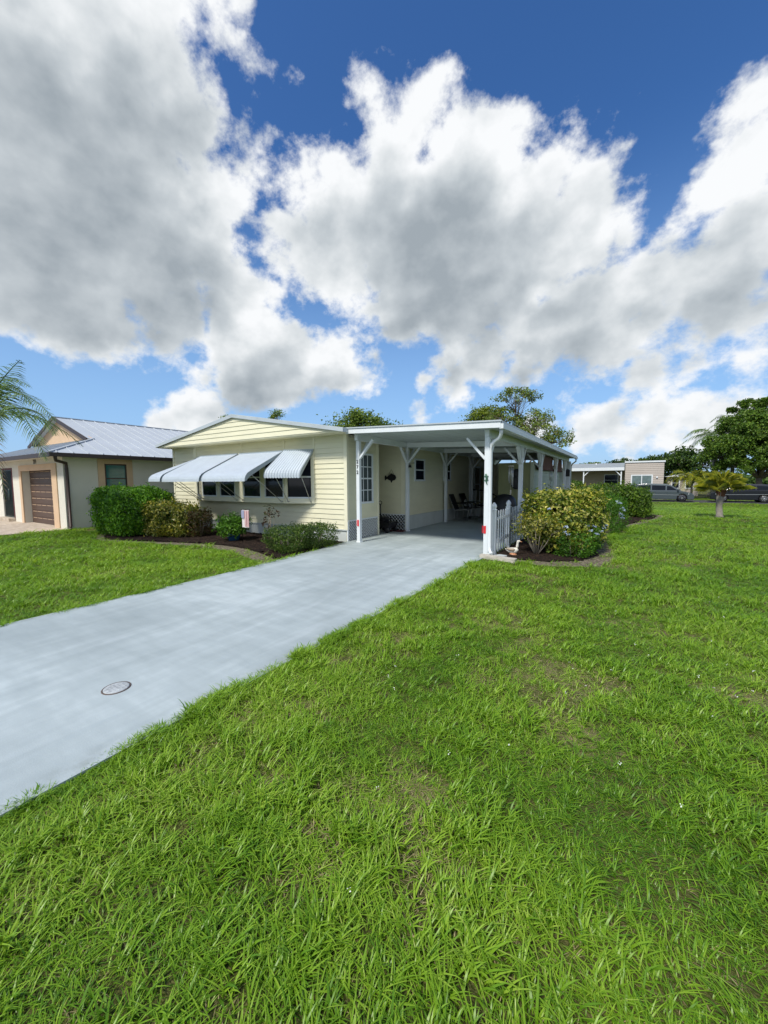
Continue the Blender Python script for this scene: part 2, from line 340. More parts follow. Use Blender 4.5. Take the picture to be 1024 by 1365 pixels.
# ================================================================ ground
def gz(x, y):                                  # the lot falls gently towards the street behind
    t = min(max((y-18)/24.0, 0), 1); return -0.65*t*t*(3-2*t)
xs = np.concatenate([np.linspace(-900, -60, 12), np.arange(-50, 51, 2.5), np.linspace(60, 900, 12)])
ys = np.concatenate([np.linspace(-120, -10, 8), np.arange(-6, 70, 2.0), np.linspace(80, 1500, 14)])
V = [(x, y, gz(x, y)) for y in ys for x in xs]; nx = len(xs)
F = [(j*nx+i, j*nx+i+1, (j+1)*nx+i+1, (j+1)*nx+i) for j in range(len(ys)-1) for i in range(nx-1)]
tag(fast_mesh('lawn', V, F, M_['lawn'], smooth=True), kind='structure')
DRIVE = [(-5.50, -7.0), (-2.32, -7.0), (-2.30, 3.0), (-2.28, 7.42), (-2.25, 19.2), (-5.56, 19.2), (-5.60, 10.0), (-5.95, 9.98), (-6.9, 9.98), (-6.9, 8.85), (-5.78, 8.85), (-5.78, 7.44), (-5.66, 6.3), (-5.56, 5.1), (-5.46, 3.6)]
mb = MB(); mb.prism([(x, y, -0.12) for x, y in DRIVE], (0, 0, 0.145))
tag(mb.build('driveway', M_['drive']), kind='structure')
BEDL = [(-13.36, 7.40), (-13.3, 5.6), (-12.4, 4.85), (-11.6, 4.55), (-10.77, 4.72), (-9.9, 5.05), (-9.0, 5.35), (-8.0, 5.55), (-7.2, 5.52), (-6.5, 5.35), (-5.95, 5.15), (-5.60, 5.0), (-5.57, 5.3), (-5.67, 6.3), (-5.79, 7.40)]
BEDLO = [(-13.5, 7.40), (-13.5, 5.5), (-12.5, 4.65), (-11.6, 4.40), (-10.7, 4.50), (-9.8, 4.82), (-8.9, 5.08), (-7.9, 5.18), (-7.1, 5.12), (-6.4, 4.92), (-5.8, 4.74), (-5.54, 4.6), (-5.575, 5.3), (-5.68, 6.3), (-5.80, 7.40)]
BEDR = [(-2.24, 7.42), (-1.65, 7.32), (-1.1, 7.45), (-0.62, 7.85), (-0.40, 8.5), (-0.50, 9.6), (-0.66, 11.0), (-0.60, 12.6), (-0.2, 14.2), (0.35, 16.0), (0.95, 18.0), (1.15, 19.6), (0.6, 21.0), (-1.2, 21.6), (-2.23, 21.0)]

BEDRO = [(-2.23, 7.20), (-1.6, 7.05), (-1.0, 7.12), (-0.35, 7.5), (-0.08, 8.4), (-0.22, 9.5), (-0.42, 11.0), (-0.38, 12.5), (0.0, 14.1), (0.55, 15.9), (1.15, 17.9), (1.35, 19.6), (0.7, 21.2), (-1.2, 21.8), (-2.22, 21.1)]
tag(MB().sheet(BEDLO, 0.006).build('bed_edge_soil', M_['bedsand']), kind='structure')
tag(MB().sheet(BEDL, 0.012).build('mulch_bed', M_['mulch']), kind='structure')
tag(MB().add([(x, y, gz(x, y)+.006) for x, y in BEDRO], [tuple(range(len(BEDRO)))]).build('bed_edge_soil', M_['bedsand']), kind='structure')
def bed_relief(poly, z0, name):                # lumpy mulch surface
    P0 = np.array(poly); x0, y0 = P0.min(0); x1, y1 = P0.max(0); st = 0.07
    gx = np.arange(x0, x1+st, st); gy = np.arange(y0, y1+st, st); X, Y = np.meshgrid(gx, gy)
    ins = inside(X.ravel(), Y.ravel(), poly).reshape(X.shape)
    Z = 0.014+z0+np.abs(rng.normal(0, 0.014, X.shape))*ins
    Z += np.array([[gz(0, yy)] for yy in gy])
    idx = np.arange(X.size).reshape(X.shape); ok = ins[:-1, :-1] & ins[1:, :-1] & ins[:-1, 1:] & ins[1:, 1:]
    F = np.stack([idx[:-1, :-1][ok], idx[:-1, 1:][ok], idx[1:, 1:][ok], idx[1:, :-1][ok]], 1)
    return tag(fast_mesh(name, np.stack([X.ravel(), Y.ravel(), Z.ravel()], 1), F, M_['mulch']), kind='structure')
def inside(px, py, poly):
    px = np.asarray(px); py = np.asarray(py); c = np.zeros(px.shape, bool); n = len(poly); j = n-1
    for i in range(n):
        xi, yi = poly[i]; xj, yj = poly[j]
        if yi != yj:
            k = ((yi > py) != (yj > py)) & (px < (xj-xi)*(py-yi)/(yj-yi)+xi); c ^= k
        j = i
    return c
bed_relief(BEDL, 0.0, 'mulch_bed'); bed_relief(BEDR, 0.0, 'mulch_bed')
PATIO = [(-21.4, 4.92), (-21.4, 5.4), (-15.95, 5.4), (-15.95, 4.92), (-15.14, 4.92), (-15.14, 1.2), (-16.5, -6.0), (-30, -6.0), (-30, 4.92)]
tag(MB().prism([(x, y, -0.05) for x, y in PATIO], (0, 0, 0.066)).build('paver_driveway', M_['paver']), kind='structure')
tag(MB().add([(-60, 45.6, -.64), (70, 45.6, -.64), (70, 51.0, -.64), (-60, 51.0, -.64)], [(0, 1, 2, 3)]).build('road', M_['road']), kind='structure')
tag(MB().box(-60, 70, 45.35, 45.6, -.72, -.60).build('kerb', M_['road']), kind='structure')
# ================================================================ main house
def laps(mb, o, u, n, z0, z1, ext, step=0.127, out=0.021):
    """lap siding on a vertical wall: o + u*t, outward normal n; ext(z) gives (t0, t1)"""
    o = Vector(o); u = Vector(u); n = Vector(n); z = z0
    while z < z1-0.01:
        zt = min(z+step, z1); a0, a1 = ext(z); b0, b1 = ext(zt)
        if b1-b0 < 0.02: b0 = b1 = (b0+b1)/2; 
        up = Vector((0, 0, 1))
        p = [o+u*a0+n*out+up*z, o+u*a1+n*out+up*z, o+u*b1+n*.004+up*zt, o+u*b0+n*.004+up*zt, o+u*a0+up*z, o+u*a1+up*z]
        mb.add(p, [(0, 1, 2, 3), (4, 5, 1, 0)]); z += step
    return mb
def window(parent, u0, u1, z0, z1, plane, facing, rows=(1, 1), cols=1, fw=0.05, glass='glass', pr=0.05, double=True):
    """a framed window proud of a wall. facing 'y' (towards -Y, plane = Y) or 'x' (towards +X, plane = X)"""
    def bx(mb, a0, a1, d0, d1, c0, c1):
        if facing == 'y': mb.box(a0, a1, plane-d1, plane-d0, c0, c1)
        else: mb.box(plane+d0, plane+d1, a0, a1, c0, c1)
    g = MB(); bx(g, u0+.004, u1-.004, 0.0, pr*0.5, z0+.004, z1-.004)
    f = MB(); bx(f, u0-fw, u1+fw, 0, pr, z1, z1+fw); bx(f, u0-fw, u1+fw, 0, pr*1.3, z0-fw, z0)
    bx(f, u0-fw, u0, 0, pr, z0, z1); bx(f, u1, u1+fw, 0, pr, z0, z1)
    wn = f.build('window', M_['white'], parent, 0.004)
    g.build('pane', M_[glass], wn)
    k = MB(); zm = (z0+z1)/2
    if double: bx(k, u0, u1, pr*.5, pr*.8, zm-.018, zm+.018)
    if cols > 1:
        for c in range(1, cols):
            uu = u0+(u1-u0)*c/cols; bx(k, uu-.011, uu+.011, pr*.5, pr*.7, z0, zm-.018); bx(k, uu-.011, uu+.011, pr*.5, pr*.7, zm+.018, z1)
        for zz_ in ((z0+zm)/2, (zm+z1)/2): bx(k, u0, u1, pr*.5, pr*.74, zz_-.011, zz_+.011)
    if k.v: k.build('glazing_bar', M_['white'], wn)
    return wn
def lattice(mb, o, u, n, z0, z1, length, sp=0.075, wd=0.026):
    o = Vector(o); u = Vector(u); n = Vector(n); H = z1-z0
    for sgn, off in ((1, 0.010), (-1, 0.018)):
        t = -H
        while t < length+H:
            a, b = (t, 0.0), (t+H, H)                     # line going up-right
            t0, t1 = max(0, -t/H), min(1, (length-t)/H)
            if t1 > t0:
                pa = (t+H*t0, H*t0); pb = (t+H*t1, H*t1)
                if sgn < 0: pa = (length-pa[0], pa[1]); pb = (length-pb[0], pb[1])
                mb.bar(o+u*pa[0]+n*off+Vector((0, 0, z0+pa[1])), o+u*pb[0]+n*off+Vector((0, 0, z0+pb[1])), 0.006, wd, up=n)
            t += sp*1.414
    return mb
HX0, HX1, HY = -13.37, -5.80, 7.478
house = thing('mobile_home', 'cream yellow mobile home with lap siding and white window awnings', 'house', (-9.6, 13.5, 0))
# walls (a core and the siding on it)
mb = MB(); laps(mb, (HX0, HY, 0), (1, 0, 0), (0, -1, 0), 0.30, 2.66, lambda z: (0, HX1-HX0))
wall = mb.build('wall', M_['siding'], house)
core = MB().box(HX0+.01, HX1-.01, HY+.002, 8.85, 0.02, 2.64).box(HX0+.01, -6.9, 8.852, 20.0, 0.02, 2.64).box(-6.898, -5.59, 10.012, 19.9, 0.02, 2.60)
core.build('wall_core', M_['siding'], house)
mb = MB(); laps(mb, (HX1, HY, 0), (0, 1, 0), (1, 0, 0), 0.53, 2.64, lambda z: (0, 1.37)); mb.build('wall', M_['siding'], house)
mb = MB(); laps(mb, (-6.9, 10.0, 0), (1, 0, 0), (0, -1, 0), 0.50, 2.64, lambda z: (0, 1.32)); mb.build('wall', M_['siding'], house)
mb = MB(); laps(mb, (-5.58, 10.0, 0), (0, 1, 0), (1, 0, 0), 0.46, 2.62, lambda z: (0, 9.8)); mb.build('wall', M_['siding'], house)
mb = MB(); laps(mb, (-6.9, 8.85, 0), (0, 1, 0), (1, 0, 0), 0.50, 2.64, lambda z: (0, 1.15)); mb.build('wall', M_['siding'], house)
# trim boards
def trim(*a):
    MB().box(*a).build('corner_trim', M_['trimcream'], house, 0.004)
trim(HX1-.07, HX1+.03, HY-.03, HY+.05, 0.30, 2.655)
trim(HX0-.02, HX0+.06, HY-.03, HY+.05, 0.30, 2.655)
trim(-12.16, -12.0, HY-.028, HY+.002, 0.34, 2.652)
trim(HX1-.0, HX1+.032, 8.80, 8.88, 0.02, 2.64)
trim(-5.70, -5.55, 9.965, 10.06, 0.50, 2.60)
for xx in (-9.70, -7.93, -6.84): trim(xx-.022, xx+.022, HY-.027, HY+.002, 2.33, 2.652)
sk = MB().box(HX0+.03, HX1-.03, HY-.004, HY+.03, 0.0, 0.298).box(-5.605, -5.555, 10.06, 19.8, 0.0, 0.455)
sk.box(HX0-.01, HX1+.01, HY-.035, HY-.004, .283, .312)
for yy in (11.9, 14.2, 16.6): sk.box(-5.556, -5.548, yy, yy+.04, 0.03, .45)
sk.build('skirting', M_['skirt'], house)
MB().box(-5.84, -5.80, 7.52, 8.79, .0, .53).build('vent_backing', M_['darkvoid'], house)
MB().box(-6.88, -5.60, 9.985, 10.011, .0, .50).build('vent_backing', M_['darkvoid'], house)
la = MB(); lattice(la, (-5.79, 7.50, 0), (0, 1, 0), (1, 0, 0), 0.03, 0.52, 1.32, .055, .024); la.box(-5.80, -5.765, 7.48, 8.80, .505, .54)
la.box(-5.80, -5.765, 7.455, 7.50, 0.02, .505); la.build('lattice_skirt', M_['white'], house)
la = MB(); lattice(la, (-6.9, 9.975, 0), (1, 0, 0), (0, -1, 0), 0.03, 0.48, 1.36, .075, .03); la.box(-6.9, -5.56, 9.95, 9.98, .48, .51)
la.build('lattice_skirt', M_['white'], house)
# gable with overhang
GY = 7.0; AX, AZ = -9.40, 3.30; EL, ER = (-13.45, 2.665), (-5.50, 2.63)
def gz_roof(x):                                   # underside line of the gable trim
    return EL[1]+(AZ-EL[1])*(x-EL[0])/(AX-EL[0]) if x < AX else ER[1]+(AZ-ER[1])*(ER[0]-x)/(ER[0]-AX)
def gext(z):
    f = min(max((z-EL[1])/(AZ-EL[1]), 0), 1); g2 = min(max((z-ER[1])/(AZ-ER[1]), 0), 1)
    return (EL[0]+.05+(AX-EL[0]-.05)*f, ER[0]-.05-(ER[0]-.05-AX)*g2)
gb = MB(); laps(gb, (0, GY, 0), (1, 0, 0), (0, -1, 0), 2.665, AZ, gext, step=0.127)
gb.build('gable', M_['siding'], house)
MB().prism([(EL[0]+.03, GY+.004, 2.66), (ER[0]-.03, GY+.004, 2.66), (AX, GY+.004, AZ)], (0, .02, 0)).build('gable_backing', M_['siding'], house)
MB().box(EL[0]+.02, ER[0]-.02, GY-.005, HY+.01, 2.64, 2.662).build('soffit', M_['trimcream'], house)
# roof slopes and metal trim
rf = MB()
rf.prism([(EL[0], 6.96, EL[1]+.03), (AX, 6.96, AZ+.03), (AX, 6.96, AZ+.075), (EL[0], 6.96, EL[1]+.075)], (0, 13.4, 0))
rf.prism([(AX, 6.96, AZ+.03), (ER[0], 6.96, ER[1]+.03), (ER[0], 6.96, ER[1]+.075), (AX, 6.96, AZ+.075)], (0, 13.4, 0))
roof = rf.build('roof', M_['shingle'], house)
tm = MB()
for (a, b) in (((EL[0]-.03, EL[1]), (AX, AZ)), ((AX, AZ), (ER[0]+.03, ER[1]))):
    tm.prism([(a[0], 6.93, a[1]-.012), (b[0], 6.93, b[1]-.012), (b[0], 6.93, b[1]+.085), (a[0], 6.93, a[1]+.085)], (0, .028, 0))
tm.box(ER[0]+.002, ER[0]+.032, 6.96, 7.3, ER[1]-.012, ER[1]+.085)
tm.box(EL[0]-.03, EL[0]-.002, 6.96, 20.3, EL[1]-.012, EL[1]+.085)
tm.build('roof_trim', M_['roofgrey'], roof, 0.004)
# bay window: front panel and two angled returns
BY = 7.13; bx0, bx1 = -11.20, -7.56; bw0, bw1 = -11.98, -6.84; bz0, bz1 = 0.92, 2.26
plan = [(bw0, HY-.01), (bx0, BY), (bx1, BY), (bw1, HY-.01)]
bay = MB().prism([(x, y, bz0) for x, y in plan], (0, 0, .012)).prism([(x, y, bz1) for x, y in plan], (0, 0, .05))
bay = bay.build('bay_window', M_['trimcream'], house)
def panel(mbf, p, q, t0, t1, z0, z1, dep=0.03, off=0.0):
    p = Vector((*p, 0)); q = Vector((*q, 0)); d = (q-p).normalized(); n = Vector((d.y, -d.x, 0))
    a = p+d*t0+n*off; b = p+d*t1+n*off
    mbf.prism([(a.x, a.y, z0), (b.x, b.y, z0), (b.x, b.y, z1), (a.x, a.y, z1)], n*dep)
fr = MB(); gl = MB(); st = MB()
L_f = bx1-bx0
panel(fr, plan[1], plan[2], 0, L_f, bz0+.012, 1.06); panel(fr, plan[1], plan[2], 0, L_f, 2.20, bz1)
ll = (Vector(plan[1])-Vector(plan[0])).length; lr = (Vector(plan[3])-Vector(plan[2])).length
panel(fr, plan[0], plan[1], 0, ll, bz0+.012, 1.06); panel(fr, plan[0], plan[1], 0, ll, 2.20, bz1)
panel(fr, plan[2], plan[3], 0, lr, bz0+.012, 1.06); panel(fr, plan[2], plan[3], 0, lr, 2.20, bz1)
def tx(px_x): return px_x-bx0
spans = [(0.02, 0.75), (0.90, 1.62), (1.98, 2.72), (2.87, L_f-.03)]
edges = [0]+[v for s_ in spans for v in s_]+[L_f]
for i in range(0, len(edges), 2): panel(fr, plan[1], plan[2], edges[i], edges[i+1], 1.06, 2.20)
panel(fr, plan[0], plan[1], 0, .10, 1.06, 2.20); panel(fr, plan[0], plan[1], ll-.07, ll, 1.06, 2.20)
panel(fr, plan[2], plan[3], 0, .07, 1.06, 2.20); panel(fr, plan[2], plan[3], lr-.09, lr, 1.06, 2.20)
fr.build('bay_frame', M_['trimcream'], bay, 0.004)
for i, (a, b) in enumerate(spans):
    g = MB(); panel(g, plan[1], plan[2], a, b, 1.06, 2.20, .008); g.build('pane', M_['glass'], bay)
    panel(st, plan[1], plan[2], a, b, 1.06, 1.10, .02, .009); panel(st, plan[1], plan[2], a, a+.035, 1.10, 2.2, .02, .009); panel(st, plan[1], plan[2], b-.035, b, 1.10, 2.2, .02, .009)
    panel(st, plan[1], plan[2], a+.035, b-.035, 1.60, 1.64, .014, .009)
for p, q, l_ in ((plan[0], plan[1], ll), (plan[2], plan[3], lr)):
    g = MB(); panel(g, p, q, .08, l_-.08, 1.06, 2.20, .008); g.build('pane', M_['glass'], bay)
    panel(st, p, q, .08, l_-.08, 1.60, 1.64, .016, .009); panel(st, p, q, .08, l_-.08, 1.06, 1.10, .02, .009)
st.build('sash', M_['white'], bay)
# awnings: ribbed aluminium sheets that roll down at the front
def awning(x0, x1, yt0, yt1, out0, out1, zt, zb):
    P0 = [(0.0, 0.0), (.30, .24), (.60, .48), (.85, .68), (.93, .755), (.975, .84), (.995, .92), (1.0, 1.0)]
    n = max(4, round((x1-x0)/0.052)); V = []; F = []; cols = []
    def pt(x, k, lift=0.0):
        f = (x-x0)/(x1-x0); yt = yt0+(yt1-yt0)*f; d = out0+(out1-out0)*f
        a = P0[max(k-1, 0)]; b = P0[min(k+1, len(P0)-1)]; H = zt-zb
        t = Vector(((b[0]-a[0])*d, -(b[1]-a[1])*H)).normalized()
        return (x, yt-P0[k][0]*d+t.y*lift, zt-P0[k][1]*H+t.x*lift)
    for i in range(n):
        a = x0+(x1-x0)*i/n; w_ = (x1-x0)/n
        cols += [(a, 0), (a+w_*.18, 1), (a+w_*.62, 1), (a+w_*.80, 0)]
    cols.append((x1, 0)); m_ = len(P0)
    for (x, h) in cols:
        for k in range(m_):
            p = pt(x, k, h*.014); V.append((p[0], p[1], p[2]-(0.014 if k == m_-1 and h else 0)))
    for i in range(len(cols)-1):
        for k in range(m_-1): F.append((i*m_+k, (i+1)*m_+k, (i+1)*m_+k+1, i*m_+k+1))
    a = MB().add(V, F).build('awning', M_['awning'], house)
    for x, dx in ((x0, -.012), (x1, .0)):
        e = MB(); top = [pt(x, k, .018) for k in range(m_)]
        bot = [(x, pt(x, k)[1], pt(x, k)[2]-.045-.07*P0[k][0]) for k in range(m_-2)][::-1]
        e.prism([(x+dx, q[1], q[2]) for q in top+[pt(x, m_-1)]+bot], (.012, 0, 0)); e.build('side_plate', M_['awnedge'], a)
    e = MB(); e.bar((x0-.01, yt0+.01, zt+.005), (x1+.01, yt1+.01, zt+.005), .05, .06); e.build('head_rail', M_['awnedge'], a)
    for x in (x0+.10, x1-.06):
        q = pt(x, 3); f = (x-x0)/(x1-x0); yb = yt0+(yt1-yt0)*f-.03
        r = MB().tube([(x, q[1], q[2]-.05), (x, yb, 0.985)], .009, 6)
        r.tube([(x, yb-.008, 0.985), (x, yb+.03, .98)], .018, 6)
        r.build('support_arm', M_['alu'], a)
    return a
awning(-12.05, -11.30, 7.46, 7.12, 1.50, 1.22, 2.25, 1.53)
awning(-11.19, -9.41, 7.09, 7.09, 1.19, 1.19, 2.27, 1.52)
awning(-9.30, -7.58, 7.09, 7.09, 1.19, 1.19, 2.27, 1.52)
awning(-7.55, -6.85, 7.10, 7.43, 0.66, 0.47, 2.29, 1.60)
# side windows and door in the carport
window(house, 7.92, 8.50, 0.97, 2.17, HX1+.018, 'x', cols=3, glass='curtain')
window(house, 10.60, 11.20, 1.54, 2.14, -5.575, 'x')
window(house, 12.80, 13.36, 1.54, 2.14, -5.575, 'x')
window(house, 16.1, 16.75, 0.62, 2.05, -5.575, 'x', fw=.07)

# ================================================================ carport
cp = thing('carport', 'white flat-roofed carport on braced posts beside the cream home', 'carport', (-3.8, 13.3, 0))
RX0, RX1, RY0, RY1 = -5.53, -2.02, 7.16, 19.55
def rz_(x): return 2.60-(x-RX0)/(RX1-RX0)*0.135     # underside falls to the right
rp = MB()
rp.prism([(RX0, RY0, rz_(RX0)+.03), (RX1, RY0, rz_(RX1)+.03), (RX1, RY0, rz_(RX1)+.10), (RX0, RY0, rz_(RX0)+.10)], (0, RY1-RY0, 0))
croof = rp.build('roof', M_['roofgrey'], cp)
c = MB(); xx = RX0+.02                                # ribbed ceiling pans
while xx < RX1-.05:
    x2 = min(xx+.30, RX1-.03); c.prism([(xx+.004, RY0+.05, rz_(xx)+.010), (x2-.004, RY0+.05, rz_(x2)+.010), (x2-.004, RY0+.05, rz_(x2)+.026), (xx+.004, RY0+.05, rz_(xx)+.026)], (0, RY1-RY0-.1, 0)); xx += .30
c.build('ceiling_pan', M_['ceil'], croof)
fa = MB()
fa.prism([(RX0-.02, RY0-.03, rz_(RX0)-.005), (RX1+.03, RY0-.03, rz_(RX1)-.005), (RX1+.03, RY0-.03, rz_(RX1)+.105), (RX0-.02, RY0-.03, rz_(RX0)+.105)], (0, .03, 0))
fa.build('front_fascia', M_['white'], croof, .004)
fl = MB(); fl.prism([(RX0-.02, RY0-.05, rz_(RX0)+.108), (RX1+.05, RY0-.05, rz_(RX1)+.108), (RX1+.05, RY0-.05, rz_(RX1)+.135), (RX0-.02, RY0-.05, rz_(RX0)+.135)], (0, .06, 0))
fl.box(RX1+.03, RX1+.055, RY0+.012, RY1+.03, rz_(RX1)+.075, rz_(RX1)+.125)
fl.build('drip_edge', M_['roofgrey'], croof)
gt = MB(); zt = rz_(RX1)                             # side gutter, open box section
gt.box(RX1+.002, RX1+.012, RY0+.005, RY1, zt-.02, zt+.10); gt.box(RX1+.012, RX1+.075, RY0-.03, RY1+.02, zt-.02, zt-.008)
gt.box(RX1+.075, RX1+.083, RY0-.03, RY1+.02, zt-.02, zt+.07); gt.box(RX1+.031, RX1+.075, RY0-.03, RY0-.022, zt-.008, zt+.07)
gt.build('gutter', M_['white'], croof)
# beams
for x in (-5.45, -2.32):
    zb_ = rz_(x); MB().box(x-.045, x+.045, 7.40, RY1-.1, zb_-.135, zb_+.008).build('beam', M_['white'], cp, .004)
PL = [7.50, 9.92, 12.75, 15.5, 18.2]; PR = [7.47, 10.25, 12.9, 15.9, 18.3, 19.3]
for y in (9.82, 12.5, 15.3, 18.15):
    p = [(-5.40, y-.04, rz_(-5.40)-.13), (-2.37, y-.04, rz_(-2.29)-.13), (-2.37, y-.04, rz_(-2.29)+.006), (-5.40, y-.04, rz_(-5.40)+.006)]
    MB().prism(p, (0, .08, 0)).build('beam', M_['white'], cp, .004)
def cpost(x, y, w_, dirs):
    top = rz_(x)-.137
    po = MB().box(x-w_/2, x+w_/2, y-w_/2, y+w_/2, 0.02, top)
    po.box(x-w_/2-.012, x+w_/2+.012, y-w_/2-.012, y+w_/2+.012, .02, .05)
    po = po.build('post', M_['white'], cp, .005)
    for dx, dy in dirs:
        L = .42; a = Vector((x+dx*w_*.45, y+dy*w_*.45, top-L)); b = Vector((x+dx*L, y+dy*L, top+.005))
        MB().bar(a, b, .045, .075, up=(dy, dx, 0)).build('brace', M_['white'], po, .003)
    return po
posts = []
for i, y in enumerate(PL):
    d = [(1, 0)] if i == 0 else [(1, 0), (0, 1), (0, -1)]
    if i == 0: d.append((0, 1))
    posts.append(cpost(-5.45, y, .092, d))
rposts = []
for i, y in enumerate(PR):
    d = [(-1, 0), (0, 1)] if i == 0 else [(-1, 0), (0, 1), (0, -1)]
    if i == 5: d = []
    rposts.append(cpost(-2.32, y, .098 if i < 5 else .26, d))
# reflectors, number, ornament
def reflector(x, y, z, w_):
    q = MB().box(x-.022, x+.022, y-w_/2-.012, y-w_/2, z, z+.15); q.box(x-w_/2-.010, x-w_/2, y-.04, y+.01, z, z+.15)
    return q
reflector(-5.45, 7.50, .42, .092).build('reflector', M_['red'], posts[0])
reflector(-2.32-.02, 7.47, .46, .098).build('reflector', M_['red'], rposts[0])
def text_mesh(s, size, m, parent, name, M, ext=0.003):
    cu = bpy.data.curves.new(name, 'FONT'); cu.body = s; cu.size = size; cu.extrude = ext; cu.align_x = 'CENTER'; cu.align_y = 'CENTER'; cu.offset = size*.012
    tmp = bpy.data.objects.new(name+'_tmp', cu); COL.objects.link(tmp); dg = bpy.context.evaluated_depsgraph_get()
    me = bpy.data.meshes.new_from_object(tmp.evaluated_get(dg)); bpy.data.objects.remove(tmp)
    off = Vector(root_of(parent).location); me.transform(Matrix.Translation(-off) @ M); me.materials.clear(); me.materials.append(m); me.name = name
    o = bpy.data.objects.new(name, me); COL.objects.link(o); o.parent = parent; return o
FACE_Y = Matrix.Rotation(R(90), 4, 'X')               # text readable from -Y
for k, ch in enumerate('272'):
    text_mesh(ch, .115, M_['black'], posts[0], 'number_digit', Matrix.Translation((-5.452, 7.448, 1.96-.125*k)) @ FACE_Y)
# downspout at the front right corner
ds = MB(); sx, sy = RX1-.02, 7.30
ds.tube([(RX1+.02, 7.24, zt-.02), (RX1+.01, 7.25, zt-.10), (RX1-.03, 7.30, zt-.17), (RX1-.13, 7.36, zt-.215), (-2.225, 7.385, zt-.28), (-2.235, 7.39, zt-.40), (-2.235, 7.39, 0.20), (-2.22, 7.37, 0.13), (-2.17, 7.31, 0.085)], .034, 12)
ds.build('downspout', M_['white'], cp)
MB().tube([(RX1+.03, 19.35, zt-.02), (RX1+.03, 19.35, zt-.12), (RX1-.12, 19.36, zt-.24), (RX1-.16, 19.36, zt-.34), (RX1-.16, 19.36, .1)], .03, 10).build('downspout', M_['alu'], cp)
# gecko on the front right post
g = MB(); gx, gy_ = -2.325, 7.408
g.tube([(gx-.01, gy_, 1.63), (gx, gy_, 1.59), (gx+.012, gy_, 1.54), (gx-.004, gy_, 1.49), (gx+.012, gy_, 1.44), (gx+.03, gy_, 1.42)], [.014, .024, .022, .015, .009, .004], 8)
for sz, z in ((1, 1.575), (-1, 1.575), (1, 1.50), (-1, 1.50)):
    g.tube([(gx+.005, gy_, z), (gx+.005+sz*.045, gy_, z+.012), (gx+.005+sz*.055, gy_, z-.02)], [.009, .007, .008], 6)
tag(g.build('gecko_ornament', M_['green'], origin=(gx, gy_, 1.5)), 'small dark green gecko ornament on the front right carport post', 'ornament')
# ---------------------------------------------------------------- store room at the back right of the carport
sh = thing('store_room', 'olive and grey-green store room under the rear of the carport', 'shed', (-3.0, 15.8, 0))
MB().box(-3.55, -2.50, 12.62, 19.1, .02, 2.06).build('room_core', M_['olive'], sh)
q = MB(); laps(q, (-2.50, 12.62, 0), (0, 1, 0), (1, 0, 0), .10, 2.06, lambda z: (0, 6.5)); q.build('side_wall', M_['shedside'], sh)
q = MB()
for x in (-3.55, -3.0, -2.52): q.box(x, x+.05, 12.60, 12.622, .10, 2.06)
q.box(-3.5, -2.47, 12.604, 12.618, 2.0, 2.055); q.build('front_trim', M_['olive'], sh)
MB().box(-2.56, -2.47, 12.585, 12.66, .02, 2.07).build('corner_trim', M_['shedside'], sh)
q = MB(); laps(q, (-5.56, 18.0, 0), (1, 0, 0), (0, -1, 0), .15, 2.25, lambda z: (0, 1.96)); q.build('rear_wall', M_['siding'], sh)
MB().box(-5.56, -3.56, 18.002, 18.12, .02, 2.25).build('rear_wall_core', M_['siding'], sh)
MB().box(-3.68, -3.60, 17.95, 18.0, .1, 2.25).build('corner_trim', M_['trimcream'], sh)
# rolled bamboo shades
for y0, y1, lab in ((12.98, 15.80, 'brown bamboo roll shade nearer the camera on the right of the carport'), (16.0, 18.2, 'brown bamboo roll shade farther back on the right of the carport')):
    s_ = thing('roll_shade', lab, 'shade', (-2.42, (y0+y1)/2, 2.3), 'roll shades on the carport side')
    q = MB(); z = 2.33
    while z > 1.90: q.box(-2.425, -2.413, y0, y1, z-.026, z); z -= .029
    q.box(-2.422, -2.418, y0+.02, y1-.02, 1.88, 2.34); sl_ = q.build('slats', M_['bamboo'], s_)
    MB().tube([(-2.42, y0, 1.87), (-2.42, y1, 1.87)], .035, 10).build('bottom_roll', M_['bamboo'], s_)
# plaques and hanging things
def plaque_fish():
    t = thing('fish_plaque', 'black fish-shaped plaque hanging on the cream wall of the alcove', 'plaque', (-6.02, 9.96, 1.60))
    pr_ = [(-.17,.0),(-.13,.075),(-.05,.105),(.0,.13),(.04,.10),(.10,.065),(.15,.02),(.22,.075),(.23,.0),(.22,-.08),(.15,-.03),(.08,-.07),(.03,-.085),(.0,-.15),(-.04,-.09),(-.12,-.07)]
    MB().prism([(-6.02-x, 9.935, 1.60+z) for x, z in pr_], (0, .02, 0)).build('fish_body', M_['black'], t)
    MB().tube([(-6.12, 9.945, 1.68), (-6.02, 9.945, 1.85), (-5.92, 9.945, 1.68)], .005, 5).build('hanging_cord', M_['black'], t)
plaque_fish()
t = thing('wall_plaque', 'tall black oval wall ornament on the olive store room front', 'ornament', (-2.8, 12.6, 1.55))
q = MB()
q.lathe((-2.98, 12.585, 1.43), [(.005, -.018), (.15, -.018), (.17, -.008), (.17, .008)], 24, 'y', 1.25)
q.build('lower_disc', M_['black'], t)
MB().lathe((-2.98, 12.585, 1.73), [(.005, -.015), (.11, -.015), (.125, -.006), (.125, .008)], 24, 'y', 1.1).build('upper_disc', M_['black'], t)
